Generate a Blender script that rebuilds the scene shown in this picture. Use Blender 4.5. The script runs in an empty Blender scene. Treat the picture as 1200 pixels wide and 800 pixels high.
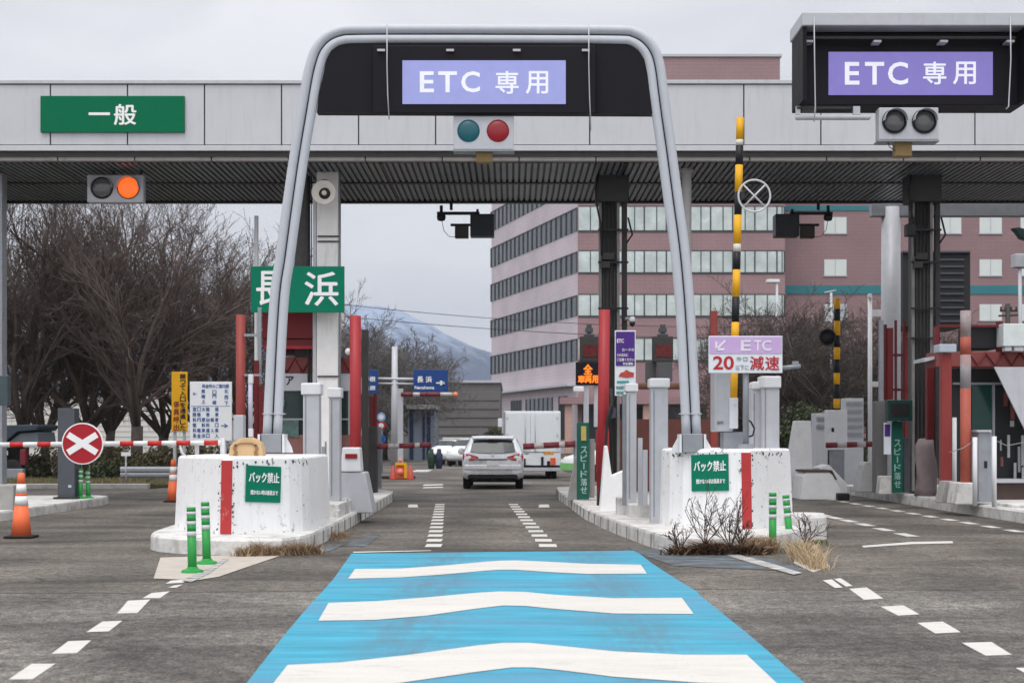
import bpy, bmesh, math, random
from mathutils import Vector, Matrix, noise as mnoise
R = math.radians
sc = bpy.context.scene
col = sc.collection

# ------------------------------------------------------------------ camera
H, F, YH = 1.35, 1800.0, 513.0          # eye height (m), focal length and horizon row of the 1200 px photograph
cam_d = bpy.data.cameras.new("camera")
cam = bpy.data.objects.new("camera", cam_d); col.objects.link(cam)
cam.location = (0, 0, H); cam.rotation_euler = (R(90), 0, 0)
cam_d.sensor_width = 36; cam_d.lens = 36*F/1200
cam_d.shift_y = (YH-400)/1200
cam_d.clip_start = .1; cam_d.clip_end = 20000
cam_d.dof.use_dof = True; cam_d.dof.focus_distance = 19.5; cam_d.dof.aperture_fstop = 4.0
sc.camera = cam

# ------------------------------------------------------------------ sky and sun
SUN_EL, SUN_AZ = 67, 200                 # azimuth measured from +Y (north) clockwise: the sun stands behind the camera, a little to the left
w = bpy.data.worlds.new("World"); sc.world = w; w.use_nodes = True
nt = w.node_tree; nt.nodes.clear()
out = nt.nodes.new('ShaderNodeOutputWorld'); bg = nt.nodes.new('ShaderNodeBackground')
bg.inputs['Strength'].default_value = .1
sky = nt.nodes.new('ShaderNodeTexSky'); sky.sky_type = 'NISHITA'; sky.sun_disc = False
sky.sun_elevation = R(SUN_EL); sky.sun_rotation = R(SUN_AZ); sky.air_density = 1; sky.dust_density = 3
tc = nt.nodes.new('ShaderNodeTexCoord')
sep = nt.nodes.new('ShaderNodeSeparateXYZ'); nt.links.new(tc.outputs['Generated'], sep.inputs[0])
mp = nt.nodes.new('ShaderNodeMapping'); mp.inputs['Scale'].default_value = (1.0, 1.0, 3.5)
nt.links.new(tc.outputs['Generated'], mp.inputs[0])
nz = nt.nodes.new('ShaderNodeTexNoise'); nz.inputs['Scale'].default_value = 3.2; nz.inputs['Detail'].default_value = 5
nz.inputs['Roughness'].default_value = .5; nz.inputs['Distortion'].default_value = .4
nt.links.new(mp.outputs[0], nz.inputs['Vector'])
cr = nt.nodes.new('ShaderNodeValToRGB')
cr.color_ramp.elements[0].position = .36; cr.color_ramp.elements[0].color = (.82, .82, .845, 1)
cr.color_ramp.elements[1].position = .62; cr.color_ramp.elements[1].color = (1.05, 1.05, 1.05, 1)
nt.links.new(nz.outputs[0], cr.inputs[0])
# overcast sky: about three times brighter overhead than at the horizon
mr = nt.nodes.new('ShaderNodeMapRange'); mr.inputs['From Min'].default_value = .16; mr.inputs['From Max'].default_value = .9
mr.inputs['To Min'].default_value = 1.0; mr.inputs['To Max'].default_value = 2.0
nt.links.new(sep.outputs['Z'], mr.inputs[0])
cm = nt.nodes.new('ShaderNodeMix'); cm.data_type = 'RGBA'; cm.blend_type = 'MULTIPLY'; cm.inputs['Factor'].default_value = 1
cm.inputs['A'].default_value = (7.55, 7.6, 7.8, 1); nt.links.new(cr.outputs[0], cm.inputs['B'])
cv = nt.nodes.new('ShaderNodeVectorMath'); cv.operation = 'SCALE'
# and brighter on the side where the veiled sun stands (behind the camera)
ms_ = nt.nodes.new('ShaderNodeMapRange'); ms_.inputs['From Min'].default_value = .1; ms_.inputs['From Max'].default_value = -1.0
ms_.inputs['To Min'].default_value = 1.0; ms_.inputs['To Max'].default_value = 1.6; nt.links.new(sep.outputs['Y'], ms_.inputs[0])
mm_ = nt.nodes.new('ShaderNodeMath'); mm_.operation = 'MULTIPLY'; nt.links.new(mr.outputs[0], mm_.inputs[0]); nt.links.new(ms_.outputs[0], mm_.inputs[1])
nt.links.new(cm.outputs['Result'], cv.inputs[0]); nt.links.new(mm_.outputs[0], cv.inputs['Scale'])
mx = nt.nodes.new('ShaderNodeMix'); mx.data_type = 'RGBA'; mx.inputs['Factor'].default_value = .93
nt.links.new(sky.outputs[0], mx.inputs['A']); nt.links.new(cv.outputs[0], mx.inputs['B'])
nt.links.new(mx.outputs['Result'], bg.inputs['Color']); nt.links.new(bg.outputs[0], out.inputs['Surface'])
sun_d = bpy.data.lights.new("sun", 'SUN'); sun = bpy.data.objects.new("sun", sun_d); col.objects.link(sun)
sun_d.energy = 1.5; sun_d.angle = R(28); sun_d.color = (1, .97, .93)
_a, _e = R(SUN_AZ), R(SUN_EL)
_dir = Vector((math.sin(_a)*math.cos(_e), math.cos(_a)*math.cos(_e), math.sin(_e)))
sun.rotation_euler = _dir.to_track_quat('Z', 'Y').to_euler(); sun.location = (0, -20, 60)
vs = sc.view_settings
vs.view_transform = 'Standard'; vs.look = 'None'; vs.exposure = 0.1; vs.gamma = 1; vs.use_curve_mapping = False
sc.cycles.max_bounces = 6; sc.cycles.transparent_max_bounces = 8

# ------------------------------------------------------------------ measuring
def P(x, y, d):                          # a pixel of the photograph at distance d -> a point of the place
    return Vector(((x-600)*d/F, d, H+(YH-y)*d/F))
def X(x, d): return (x-600)*d/F
def Z(y, d): return H+(YH-y)*d/F
def D(y, z=0.0): return F*(H-z)/(y-YH)   # distance of a point of height z seen at row y
def G(x, y, z=0.0):
    d = D(y, z); return (X(x, d), d)

# ------------------------------------------------------------------ mesh building
class MB:
    def __init__(s): s.v = []; s.f = []; s.mi = []; s.m = 0; s.sm = []; s.smooth = False; s.st = []
    def add(s, vs_, fs):
        b = len(s.v); s.st.append((b, len(s.f))); s.v += [tuple(p) for p in vs_]
        for f in fs: s.f.append([i+b for i in f]); s.mi.append(s.m); s.sm.append(s.smooth)
        return s
    def box(s, x0, x1, y0, y1, z0, z1, M=None):
        p = [Vector(q) for q in ((x0,y0,z0),(x1,y0,z0),(x1,y1,z0),(x0,y1,z0),(x0,y0,z1),(x1,y0,z1),(x1,y1,z1),(x0,y1,z1))]
        if M: p = [M @ q for q in p]
        return s.add(p, [(0,3,2,1),(4,5,6,7),(0,1,5,4),(1,2,6,5),(2,3,7,6),(3,0,4,7)])
    def pbox(s, x0, x1, yt, yb, d, t):   # box whose front face spans pixels at distance d, t deep
        return s.box(X(x0,d), X(x1,d), d, d+t, Z(yb,d), Z(yt,d))
    def prism(s, poly, a, b, axis='z'):
        n = len(poly)
        if axis == 'z': lo = [(p[0],p[1],a) for p in poly]; hi = [(p[0],p[1],b) for p in poly]
        elif axis == 'y': lo = [(p[0],b,p[1]) for p in poly]; hi = [(p[0],a,p[1]) for p in poly]
        else: lo = [(a,p[0],p[1]) for p in poly]; hi = [(b,p[0],p[1]) for p in poly]
        ar = sum(poly[i][0]*poly[(i+1)%n][1]-poly[(i+1)%n][0]*poly[i][1] for i in range(n))
        if ar < 0: lo.reverse(); hi.reverse()
        fs = [tuple(range(n-1,-1,-1)), tuple(range(n,2*n))]
        fs += [(i,(i+1)%n,n+(i+1)%n,n+i) for i in range(n)]
        return s.add(lo+hi, fs)
    def loft(s, rings, cap=True):
        n = len(rings[0]); vs_ = [p for r in rings for p in r]; fs = []
        for k in range(len(rings)-1):
            for i in range(n):
                j = (i+1)%n; fs.append((k*n+i, k*n+j, (k+1)*n+j, (k+1)*n+i))
        if cap: fs += [tuple(range(n-1,-1,-1)), tuple(range((len(rings)-1)*n, len(rings)*n))]
        return s.add(vs_, fs)
    def tube(s, pts, r, n=8, cap=True):
        pts = [Vector(p) for p in pts]; rs = r if isinstance(r,(list,tuple)) else [r]*len(pts)
        rings = []; u = None
        for i, p in enumerate(pts):
            t = (pts[min(i+1,len(pts)-1)]-pts[max(i-1,0)]).normalized()
            if u is None:
                u = t.orthogonal().normalized()
            else:
                u = (u - t*u.dot(t));  u = u.normalized() if u.length > 1e-6 else t.orthogonal().normalized()
            v = t.cross(u)
            rings.append([p+(u*math.cos(2*math.pi*k/n)+v*math.sin(2*math.pi*k/n))*rs[i] for k in range(n)])
        o = s.smooth; s.smooth = n > 4; s.loft(rings, cap); s.smooth = o
        return s
    def lathe(s, c, prof, n=20, axis='z'):   # prof: (radius, height)
        rings = []
        for r_, h in prof:
            ring = []
            for k in range(n):
                a = 2*math.pi*k/n
                if axis == 'z': ring.append((c[0]+r_*math.cos(a), c[1]+r_*math.sin(a), c[2]+h))
                elif axis == 'y': ring.append((c[0]+r_*math.cos(a), c[1]+h, c[2]-r_*math.sin(a)))
                else: ring.append((c[0]+h, c[1]+r_*math.cos(a), c[2]+r_*math.sin(a)))
            rings.append(ring)
        return s.loft(rings)
    def ring(s, c, R0, r, n=28, m=6):        # torus facing the camera
        vs_ = []; fs = []
        for i in range(n):
            a = 2*math.pi*i/n
            for j in range(m):
                b = 2*math.pi*j/m; q = R0+r*math.cos(b)
                vs_.append((c[0]+q*math.cos(a), c[1]+r*math.sin(b), c[2]+q*math.sin(a)))
        for i in range(n):
            for j in range(m):
                fs.append((i*m+j, i*m+(j+1)%m, ((i+1)%n)*m+(j+1)%m, ((i+1)%n)*m+j))
        return s.add(vs_, fs)
    def quad(s, *p): return s.add(p, [tuple(range(len(p)))])
    def build_each(s, name, mats, parent=None, bevel=0.0):
        o = None; ends = s.st[1:]+[(len(s.v), len(s.f))]
        for (v0,f0),(v1,f1) in zip(s.st, ends):
            q = MB(); q.v = s.v[v0:v1]; q.f = [[i-v0 for i in f] for f in s.f[f0:f1]]; q.mi = s.mi[f0:f1]; q.sm = s.sm[f0:f1]
            o = q.build(name, mats, parent, bevel)
        return o
    def build(s, name, mats, parent=None, bevel=0.0, seg=2, fix=True):
        if not isinstance(mats, (list,tuple)): mats = [mats]
        me = bpy.data.meshes.new(name); ob = bpy.data.objects.new(name, me); col.objects.link(ob)
        if parent is not None:
            off = world_of(parent); ob.parent = parent
        else:
            xs = [p[0] for p in s.v]; ys = [p[1] for p in s.v]; zs = [p[2] for p in s.v]
            off = Vector(((min(xs)+max(xs))/2, (min(ys)+max(ys))/2, min(zs))); ob.location = off
        me.from_pydata([(p[0]-off.x, p[1]-off.y, p[2]-off.z) for p in s.v], [], s.f)
        for m_ in mats: me.materials.append(m_)
        me.polygons.foreach_set('material_index', s.mi)
        me.polygons.foreach_set('use_smooth', s.sm)
        if fix and len(s.f) < 6000:
            bm = bmesh.new(); bm.from_mesh(me); bmesh.ops.recalc_face_normals(bm, faces=bm.faces); bm.to_mesh(me); bm.free()
        me.update()
        if bevel:
            b = ob.modifiers.new('bevel','BEVEL'); b.width = bevel; b.segments = seg; b.limit_method = 'ANGLE'; b.angle_limit = R(40)
        return ob
def world_of(o):
    v = Vector((0,0,0))
    while o is not None: v = v + o.location; o = o.parent
    return v
def tag(o, label=None, cat=None, group=None, kind=None):
    if label: o['label'] = label
    if cat: o['category'] = cat
    if group: o['group'] = group
    if kind: o['kind'] = kind
    return o
def thing(name, loc, label, cat, group=None):
    o = bpy.data.objects.new(name, None); col.objects.link(o); o.location = loc; o.empty_display_size = .2
    return tag(o, label, cat, group)
def structure(o): o['kind'] = 'structure'; return o
def copy_tree(o, parent=None):
    c = o.copy(); col.objects.link(c)
    if parent: c.parent = parent
    for ch in o.children: copy_tree(ch, c)
    return c

# ------------------------------------------------------------------ materials
MATS = {}
def mat(name, c, rough=.6, metal=0.0, var=.10, scale=6.0, dirt=0.0, dirt_c=(.10,.085,.065), streak=False, bump=0.0, bscale=60, spec=.28, world=True, lo=.55, hi=.75, coat=0.0):
    if name in MATS: return MATS[name]
    m = bpy.data.materials.new(name); m.use_nodes = True; n = m.node_tree; L = n.links
    b = n.nodes['Principled BSDF']
    b.inputs['Roughness'].default_value = rough; b.inputs['Metallic'].default_value = metal
    b.inputs['Specular IOR Level'].default_value = spec
    if coat: b.inputs['Coat Weight'].default_value = coat
    t = n.nodes.new('ShaderNodeTexCoord')
    if world:
        g = n.nodes.new('ShaderNodeNewGeometry'); src = g.outputs['Position']
    else: src = t.outputs['Object']
    nz_ = n.nodes.new('ShaderNodeTexNoise'); nz_.inputs['Scale'].default_value = scale; nz_.inputs['Detail'].default_value = 6
    nz_.inputs['Roughness'].default_value = .6
    L.new(src, nz_.inputs['Vector'])
    r_ = n.nodes.new('ShaderNodeMapRange'); r_.inputs['From Min'].default_value = .25; r_.inputs['From Max'].default_value = .75
    r_.inputs['To Min'].default_value = 1-var; r_.inputs['To Max'].default_value = 1+var
    L.new(nz_.outputs[0], r_.inputs[0])
    vm = n.nodes.new('ShaderNodeVectorMath'); vm.operation = 'SCALE'; vm.inputs[0].default_value = c[:3]
    L.new(r_.outputs[0], vm.inputs['Scale']); colout = vm.outputs[0]
    if dirt > 0:
        mp_ = n.nodes.new('ShaderNodeMapping'); mp_.inputs['Scale'].default_value = (9,9,.9) if streak else (3,3,3)
        L.new(src, mp_.inputs[0])
        d_ = n.nodes.new('ShaderNodeTexNoise'); d_.inputs['Scale'].default_value = 1.0; d_.inputs['Detail'].default_value = 8; d_.inputs['Roughness'].default_value = .7
        L.new(mp_.outputs[0], d_.inputs['Vector'])
        q = n.nodes.new('ShaderNodeMapRange'); q.inputs['From Min'].default_value = lo; q.inputs['From Max'].default_value = hi
        q.inputs['To Min'].default_value = 0; q.inputs['To Max'].default_value = dirt
        L.new(d_.outputs[0], q.inputs[0])
        x_ = n.nodes.new('ShaderNodeMix'); x_.data_type = 'RGBA'; x_.inputs['B'].default_value = (*dirt_c,1)
        L.new(q.outputs[0], x_.inputs['Factor']); L.new(colout, x_.inputs['A']); colout = x_.outputs['Result']
    L.new(colout, b.inputs['Base Color'])
    rr = n.nodes.new('ShaderNodeMapRange'); rr.inputs['To Min'].default_value = max(.02, rough-.1); rr.inputs['To Max'].default_value = min(1, rough+.1)
    L.new(nz_.outputs[0], rr.inputs[0]); L.new(rr.outputs[0], b.inputs['Roughness'])
    if bump:
        z_ = n.nodes.new('ShaderNodeTexNoise'); z_.inputs['Scale'].default_value = bscale; z_.inputs['Detail'].default_value = 4
        L.new(src, z_.inputs['Vector'])
        bp = n.nodes.new('ShaderNodeBump'); bp.inputs['Strength'].default_value = bump; bp.inputs['Distance'].default_value = .01
        L.new(z_.outputs[0], bp.inputs['Height']); L.new(bp.outputs[0], b.inputs['Normal'])
    MATS[name] = m; return m
def glow(name, c, strength=1.0, grid=0.0):
    if name in MATS: return MATS[name]
    m = bpy.data.materials.new(name); m.use_nodes = True; n = m.node_tree; L = n.links
    b = n.nodes['Principled BSDF']; b.inputs['Base Color'].default_value = (c[0]*.3,c[1]*.3,c[2]*.3,1)
    b.inputs['Roughness'].default_value = .35
    b.inputs['Emission Color'].default_value = (*c,1); b.inputs['Emission Strength'].default_value = strength
    g = n.nodes.new('ShaderNodeNewGeometry'); z_ = n.nodes.new('ShaderNodeTexNoise'); z_.inputs['Scale'].default_value = 8
    L.new(g.outputs['Position'], z_.inputs['Vector'])
    r_ = n.nodes.new('ShaderNodeMapRange'); r_.inputs['To Min'].default_value = .9*strength; r_.inputs['To Max'].default_value = 1.1*strength
    L.new(z_.outputs[0], r_.inputs[0]); L.new(r_.outputs[0], b.inputs['Emission Strength'])
    MATS[name] = m; return m
concrete_white = mat('white_painted_concrete', (.80,.80,.80), .75, var=.07, scale=5, dirt=.55, dirt_c=(.30,.27,.24), bump=.35, bscale=45, lo=.58, hi=.85)
kerb_paint = mat('worn_white_kerb', (.60,.59,.57), .8, var=.14, scale=7, dirt=.85, dirt_c=(.20,.18,.155), bump=.5, bscale=40, lo=.48, hi=.72)
concrete = mat('grey_concrete', (.33,.32,.305), .85, var=.16, scale=5, dirt=.6, dirt_c=(.13,.12,.11), bump=.5, bscale=50)
pad_c = mat('pale_concrete_pad', (.44,.40,.35), .85, var=.16, scale=6, dirt=.6, dirt_c=(.2,.18,.16), bump=.4)
white_metal = mat('white_enamel', (.66,.67,.69), .45, var=.05, dirt=.35, dirt_c=(.36,.34,.31), streak=True)
light_metal = mat('light_grey_metal', (.46,.47,.50), .45, .1, var=.07, dirt=.4, dirt_c=(.26,.25,.24), streak=True)
grey_metal = mat('grey_galvanised_metal', (.27,.285,.31), .5, .3, var=.12, dirt=.4, dirt_c=(.14,.13,.12), streak=True)
dark_metal = mat('dark_weathered_metal', (.04,.038,.037), .55, .1, var=.2, dirt=.5, dirt_c=(.03,.028,.026), streak=True)
column_dark = mat('weathered_column_steel', (.095,.09,.088), .6, .1, var=.2, dirt=.6, dirt_c=(.04,.038,.036), streak=True)
slate_metal = mat('slate_grey_paint', (.072,.078,.092), .5, .1, var=.1, dirt=.3, dirt_c=(.04,.04,.04), streak=True)
black_pl = mat('black_plastic', (.014,.014,.017), .5, var=.1)
arch_metal = mat('silver_arch_paint', (.47,.49,.53), .6, .0, var=.04, dirt=.25, dirt_c=(.3,.3,.32), streak=True)
panel_black = mat('dark_sign_housing', (.006,.0045,.008), .6, var=.15, spec=.2)
fascia_m = mat('pale_fascia_panel', (.51,.515,.54), .5, .05, var=.05, scale=.9, dirt=.42, dirt_c=(.33,.33,.34), streak=True, lo=.50, hi=.78)
gutter_m = mat('beige_gutter', (.27,.25,.235), .6, .1, var=.12, dirt=.8, dirt_c=(.09,.07,.06), streak=False)
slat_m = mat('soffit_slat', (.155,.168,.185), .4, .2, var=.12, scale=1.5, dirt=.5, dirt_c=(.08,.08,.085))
green_sign = mat('green_sign_face', (.002,.135,.062), .6, var=.05, spec=.1)
green_sign2 = mat('teal_green_sign_face', (.003,.165,.095), .6, var=.05, spec=.1, dirt=.2, dirt_c=(.02,.10,.06))
blue_sign = mat('blue_sign_face', (.012,.05,.20), .4, var=.05)
lettering = mat('white_lettering', (.80,.80,.80), .5, var=.03)
black_ink = mat('black_lettering', (.02,.02,.02), .6, var=.05)
blue_ink = mat('blue_lettering', (.05,.13,.36), .6, var=.05)
red_ink = mat('red_lettering', (.42,.02,.03), .6, var=.05)
red_pole = mat('faded_red_paint', (.25,.045,.037), .5, var=.10, dirt=.45, dirt_c=(.17,.05,.04), streak=True)
bright_red = mat('bright_red_pole_paint', (.34,.028,.034), .45, var=.08, dirt=.3, dirt_c=(.25,.06,.05), streak=True)
deep_red = mat('deep_red_steel', (.13,.012,.014), .5, var=.12, dirt=.4, dirt_c=(.06,.015,.015), streak=True)
stripe_red = mat('red_stripe_paint', (.40,.035,.035), .6, var=.12, dirt=.4, dirt_c=(.55,.45,.42), lo=.62, hi=.66)
yellow_m = mat('yellow_pole_paint', (.75,.38,.01), .5, var=.06, dirt=.25, dirt_c=(.4,.24,.05), streak=True)
yellow_sign = mat('yellow_sign_face', (.72,.37,.01), .5, var=.05)
white_sign = mat('white_sign_face', (.66,.70,.74), .45, var=.03)
lilac_sign = mat('lilac_sign_face', (.52,.36,.62), .5, var=.05, dirt=.2, dirt_c=(.6,.5,.65))
purple_sign = mat('purple_sign_face', (.07,.022,.20), .45, var=.06)
orange_pl = mat('orange_cone_plastic', (.80,.16,.06), .5, var=.06, dirt=.25, dirt_c=(.45,.16,.09))
white_band = mat('reflective_white_band', (.75,.75,.75), .4, var=.04)
green_post = mat('green_delineator_plastic', (.025,.27,.055), .45, var=.08, dirt=.3, dirt_c=(.05,.18,.06))
tan_m = mat('tan_casing', (.55,.37,.20), .6, var=.12); tan_dark = mat('brown_casing_trim', (.26,.15,.07), .6, var=.2)
glass_dark = mat('dark_booth_glass', (.018,.035,.032), .08, var=.1)
car_silver = mat('silver_car_paint', (.64,.65,.68), .28, .35, var=.01, dirt=.0, dirt_c=(.4,.39,.38), coat=.6)
car_white = mat('white_car_paint', (.72,.73,.74), .35, var=.02, dirt=.15, dirt_c=(.5,.48,.46), coat=.4)
car_glass = mat('car_window_glass', (.03,.042,.045), .08, var=.05)
rubber = mat('black_rubber', (.016,.016,.017), .8, var=.15)
tail_red = mat('red_tail_lamp', (.42,.02,.025), .2, var=.08, coat=.6)
tail_clear = mat('clear_lamp_plastic', (.62,.60,.60), .2, var=.05)
box_white = mat('white_truck_box', (.66,.69,.71), .45, var=.03, dirt=.2, dirt_c=(.5,.49,.47), streak=True)
wire_m = mat('dark_cable', (.02,.02,.022), .6, var=.1)
mauve_m = mat('mauve_cover_sheet', (.21,.165,.17), .8, var=.15, scale=4, dirt=.3, dirt_c=(.2,.15,.16))

# asphalt: worn, patchy, streaked across the lanes
def asphalt_mat(name, base, k=1.0):
    m = bpy.data.materials.new(name); m.use_nodes = True; n = m.node_tree; L = n.links; b = n.nodes['Principled BSDF']
    g = n.nodes.new('ShaderNodeNewGeometry')
    def nzz(scale, sx, sy, detail=6, rough=.6, dist=0.0):
        mp_ = n.nodes.new('ShaderNodeMapping'); mp_.inputs['Scale'].default_value = (sx,sy,1); L.new(g.outputs['Position'], mp_.inputs[0])
        z_ = n.nodes.new('ShaderNodeTexNoise'); z_.inputs['Scale'].default_value = scale; z_.inputs['Detail'].default_value = detail
        z_.inputs['Roughness'].default_value = rough; z_.inputs['Distortion'].default_value = dist
        L.new(mp_.outputs[0], z_.inputs['Vector']); return z_.outputs[0]
    def rng(o, a, b_, lo, hi):
        r_ = n.nodes.new('ShaderNodeMapRange'); r_.inputs['From Min'].default_value = a; r_.inputs['From Max'].default_value = b_
        r_.inputs['To Min'].default_value = lo; r_.inputs['To Max'].default_value = hi; L.new(o, r_.inputs[0]); return r_.outputs[0]
    def mul(a, b_):
        q = n.nodes.new('ShaderNodeMath'); q.operation = 'MULTIPLY'; L.new(a, q.inputs[0]); L.new(b_, q.inputs[1]); return q.outputs[0]
    big = rng(nzz(1.0, .17, .33, 6, .6, 1.6), .38, .62, .58, 1.50)
    streaks = rng(nzz(1.0, .6, 1.7, 6, .65, 1.4), .34, .66, .82, 1.22)
    grain = rng(nzz(48, 1, .6, 3, .85), .38, .62, .50, 1.6)
    grain2 = rng(nzz(11, 1, .7, 3, .8), .40, .60, .70, 1.36)
    f = mul(mul(big, streaks), mul(grain, grain2))
    oil = rng(nzz(2.3, 1, .6, 4, .6, .5), .60, .70, 1.0, .62)          # oil drips
    sx_ = n.nodes.new('ShaderNodeSeparateXYZ'); L.new(g.outputs['Position'], sx_.inputs[0])
    ph = n.nodes.new('ShaderNodeMath'); ph.operation = 'MULTIPLY_ADD'; ph.inputs[1].default_value = 3.7; L.new(sx_.outputs['X'], ph.inputs[0])
    wob = rng(nzz(.12, 1, 1, 2, .5), .3, .7, -2.0, 2.0); L.new(wob, ph.inputs[2])
    cs = n.nodes.new('ShaderNodeMath'); cs.operation = 'COSINE'; L.new(ph.outputs[0], cs.inputs[0])
    f = mul(mul(f, oil), rng(cs.outputs[0], -1, 1, .86, 1.10))         # wheel paths
    vm = n.nodes.new('ShaderNodeVectorMath'); vm.operation = 'SCALE'; vm.inputs[0].default_value = base
    L.new(f, vm.inputs['Scale'])
    # a few dark tar patches and cracks
    vo = n.nodes.new('ShaderNodeTexVoronoi'); vo.feature = 'DISTANCE_TO_EDGE'; vo.inputs['Scale'].default_value = .34
    mp2 = n.nodes.new('ShaderNodeMapping'); L.new(g.outputs['Position'], mp2.inputs[0])
    wz = n.nodes.new('ShaderNodeTexNoise'); wz.inputs['Scale'].default_value = 1.7; wz.inputs['Detail'].default_value = 6; L.new(g.outputs['Position'], wz.inputs['Vector'])
    av = n.nodes.new('ShaderNodeVectorMath'); av.operation = 'ADD'; L.new(mp2.outputs[0], av.inputs[0]); L.new(wz.outputs['Color'], av.inputs[1])
    L.new(av.outputs[0], vo.inputs['Vector'])
    ck = rng(vo.outputs['Distance'], .0, .006, .62, 1.0)
    v2 = n.nodes.new('ShaderNodeVectorMath'); v2.operation = 'SCALE'; L.new(vm.outputs[0], v2.inputs[0]); L.new(ck, v2.inputs['Scale'])
    L.new(v2.outputs[0], b.inputs['Base Color'])
    L.new(rng(streaks, .8, 1.25, .62, .92), b.inputs['Roughness']); b.inputs['Specular IOR Level'].default_value = .35
    bp = n.nodes.new('ShaderNodeBump'); bp.inputs['Strength'].default_value = .55; bp.inputs['Distance'].default_value = .012
    L.new(nzz(85, 1, 1, 2, .8), bp.inputs['Height']); L.new(bp.outputs[0], b.inputs['Normal'])
    return m
asphalt = asphalt_mat('worn_asphalt', (.090,.079,.067))
asphalt_b = asphalt_mat('newer_asphalt', (.104,.095,.084))

def paint_mat(name, c, under=(.085,.08,.075), wear=.35, sx=2.0, sy=9.0, lo=.56, hi=.72, streak=.12, tint=None, tracks=False):
    m = bpy.data.materials.new(name); m.use_nodes = True; n = m.node_tree; L = n.links; b = n.nodes['Principled BSDF']
    g = n.nodes.new('ShaderNodeNewGeometry')
    def nzz(s, sx_, sy_, detail=6, rough=.65):
        mp_ = n.nodes.new('ShaderNodeMapping'); mp_.inputs['Scale'].default_value = (sx_,sy_,1); L.new(g.outputs['Position'], mp_.inputs[0])
        z_ = n.nodes.new('ShaderNodeTexNoise'); z_.inputs['Scale'].default_value = s; z_.inputs['Detail'].default_value = detail; z_.inputs['Roughness'].default_value = rough
        L.new(mp_.outputs[0], z_.inputs['Vector']); return z_.outputs[0]
    def rng(o, a, b_, lo_, hi_):
        r_ = n.nodes.new('ShaderNodeMapRange'); r_.inputs['From Min'].default_value = a; r_.inputs['From Max'].default_value = b_
        r_.inputs['To Min'].default_value = lo_; r_.inputs['To Max'].default_value = hi_; L.new(o, r_.inputs[0]); return r_.outputs[0]
    vm = n.nodes.new('ShaderNodeVectorMath'); vm.operation = 'SCALE'; vm.inputs[0].default_value = c
    st = rng(nzz(1, sx*.35, sy*.5), .3, .7, 1-streak, 1+streak); L.new(st, vm.inputs['Scale']); o = vm.outputs[0]
    if tint:
        x0 = n.nodes.new('ShaderNodeMix'); x0.data_type = 'RGBA'; L.new(rng(nzz(1, .5, 1.1), .45, .65, 0, .8), x0.inputs['Factor'])
        L.new(o, x0.inputs['A']); x0.inputs['B'].default_value = (*tint,1); o = x0.outputs['Result']
    if tracks:                           # two wheel paths scuffed into the paint
        sp_ = n.nodes.new('ShaderNodeSeparateXYZ'); L.new(g.outputs['Position'], sp_.inputs[0])
        f_ = n.nodes.new('ShaderNodeMath'); f_.operation = 'MULTIPLY_ADD'; f_.inputs[1].default_value = 3.9; f_.inputs[2].default_value = -.3; L.new(sp_.outputs['X'], f_.inputs[0])
        c_ = n.nodes.new('ShaderNodeMath'); c_.operation = 'COSINE'; L.new(f_.outputs[0], c_.inputs[0])
        pth = rng(c_.outputs[0], .1, -1.0, 0, 1)
        w_ = n.nodes.new('ShaderNodeMath'); w_.operation = 'MULTIPLY'; L.new(pth, w_.inputs[0]); L.new(rng(nzz(1, 7, .9, 8, .75), .36, .62, 0, .75), w_.inputs[1])
        xt = n.nodes.new('ShaderNodeMix'); xt.data_type = 'RGBA'; L.new(w_.outputs[0], xt.inputs['Factor']); L.new(o, xt.inputs['A']); xt.inputs['B'].default_value = (.10,.19,.245,1); o = xt.outputs['Result']
    x_ = n.nodes.new('ShaderNodeMix'); x_.data_type = 'RGBA'; x_.inputs['B'].default_value = (*under,1)
    L.new(rng(nzz(1, sx, sy, 8, .75), lo, hi, 0, wear), x_.inputs['Factor']); L.new(o, x_.inputs['A'])
    y_ = n.nodes.new('ShaderNodeMix'); y_.data_type = 'RGBA'; y_.inputs['B'].default_value = (*under,1)
    L.new(rng(nzz(60, 1, 1, 2, .8), .60, .78, 0, wear*1.2), y_.inputs['Factor']); L.new(x_.outputs['Result'], y_.inputs['A'])
    L.new(y_.outputs['Result'], b.inputs['Base Color']); b.inputs['Roughness'].default_value = .75; b.inputs['Specular IOR Level'].default_value = .2
    bp = n.nodes.new('ShaderNodeBump'); bp.inputs['Strength'].default_value = .3; bp.inputs['Distance'].default_value = .01
    L.new(nzz(80, 1, 1, 2, .8), bp.inputs['Height']); L.new(bp.outputs[0], b.inputs['Normal'])
    return m
blue_paint = paint_mat('blue_road_paint', (.052,.305,.43), wear=.62, tint=(.105,.25,.375), streak=.30, tracks=True)
white_paint = paint_mat('white_road_paint', (.57,.55,.515), wear=.45, streak=.08, lo=.54, hi=.78)
worn_blue = paint_mat('worn_blue_paint', (.15,.215,.265), wear=1.0, sx=2.5, sy=5, lo=.34, hi=.56)

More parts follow.
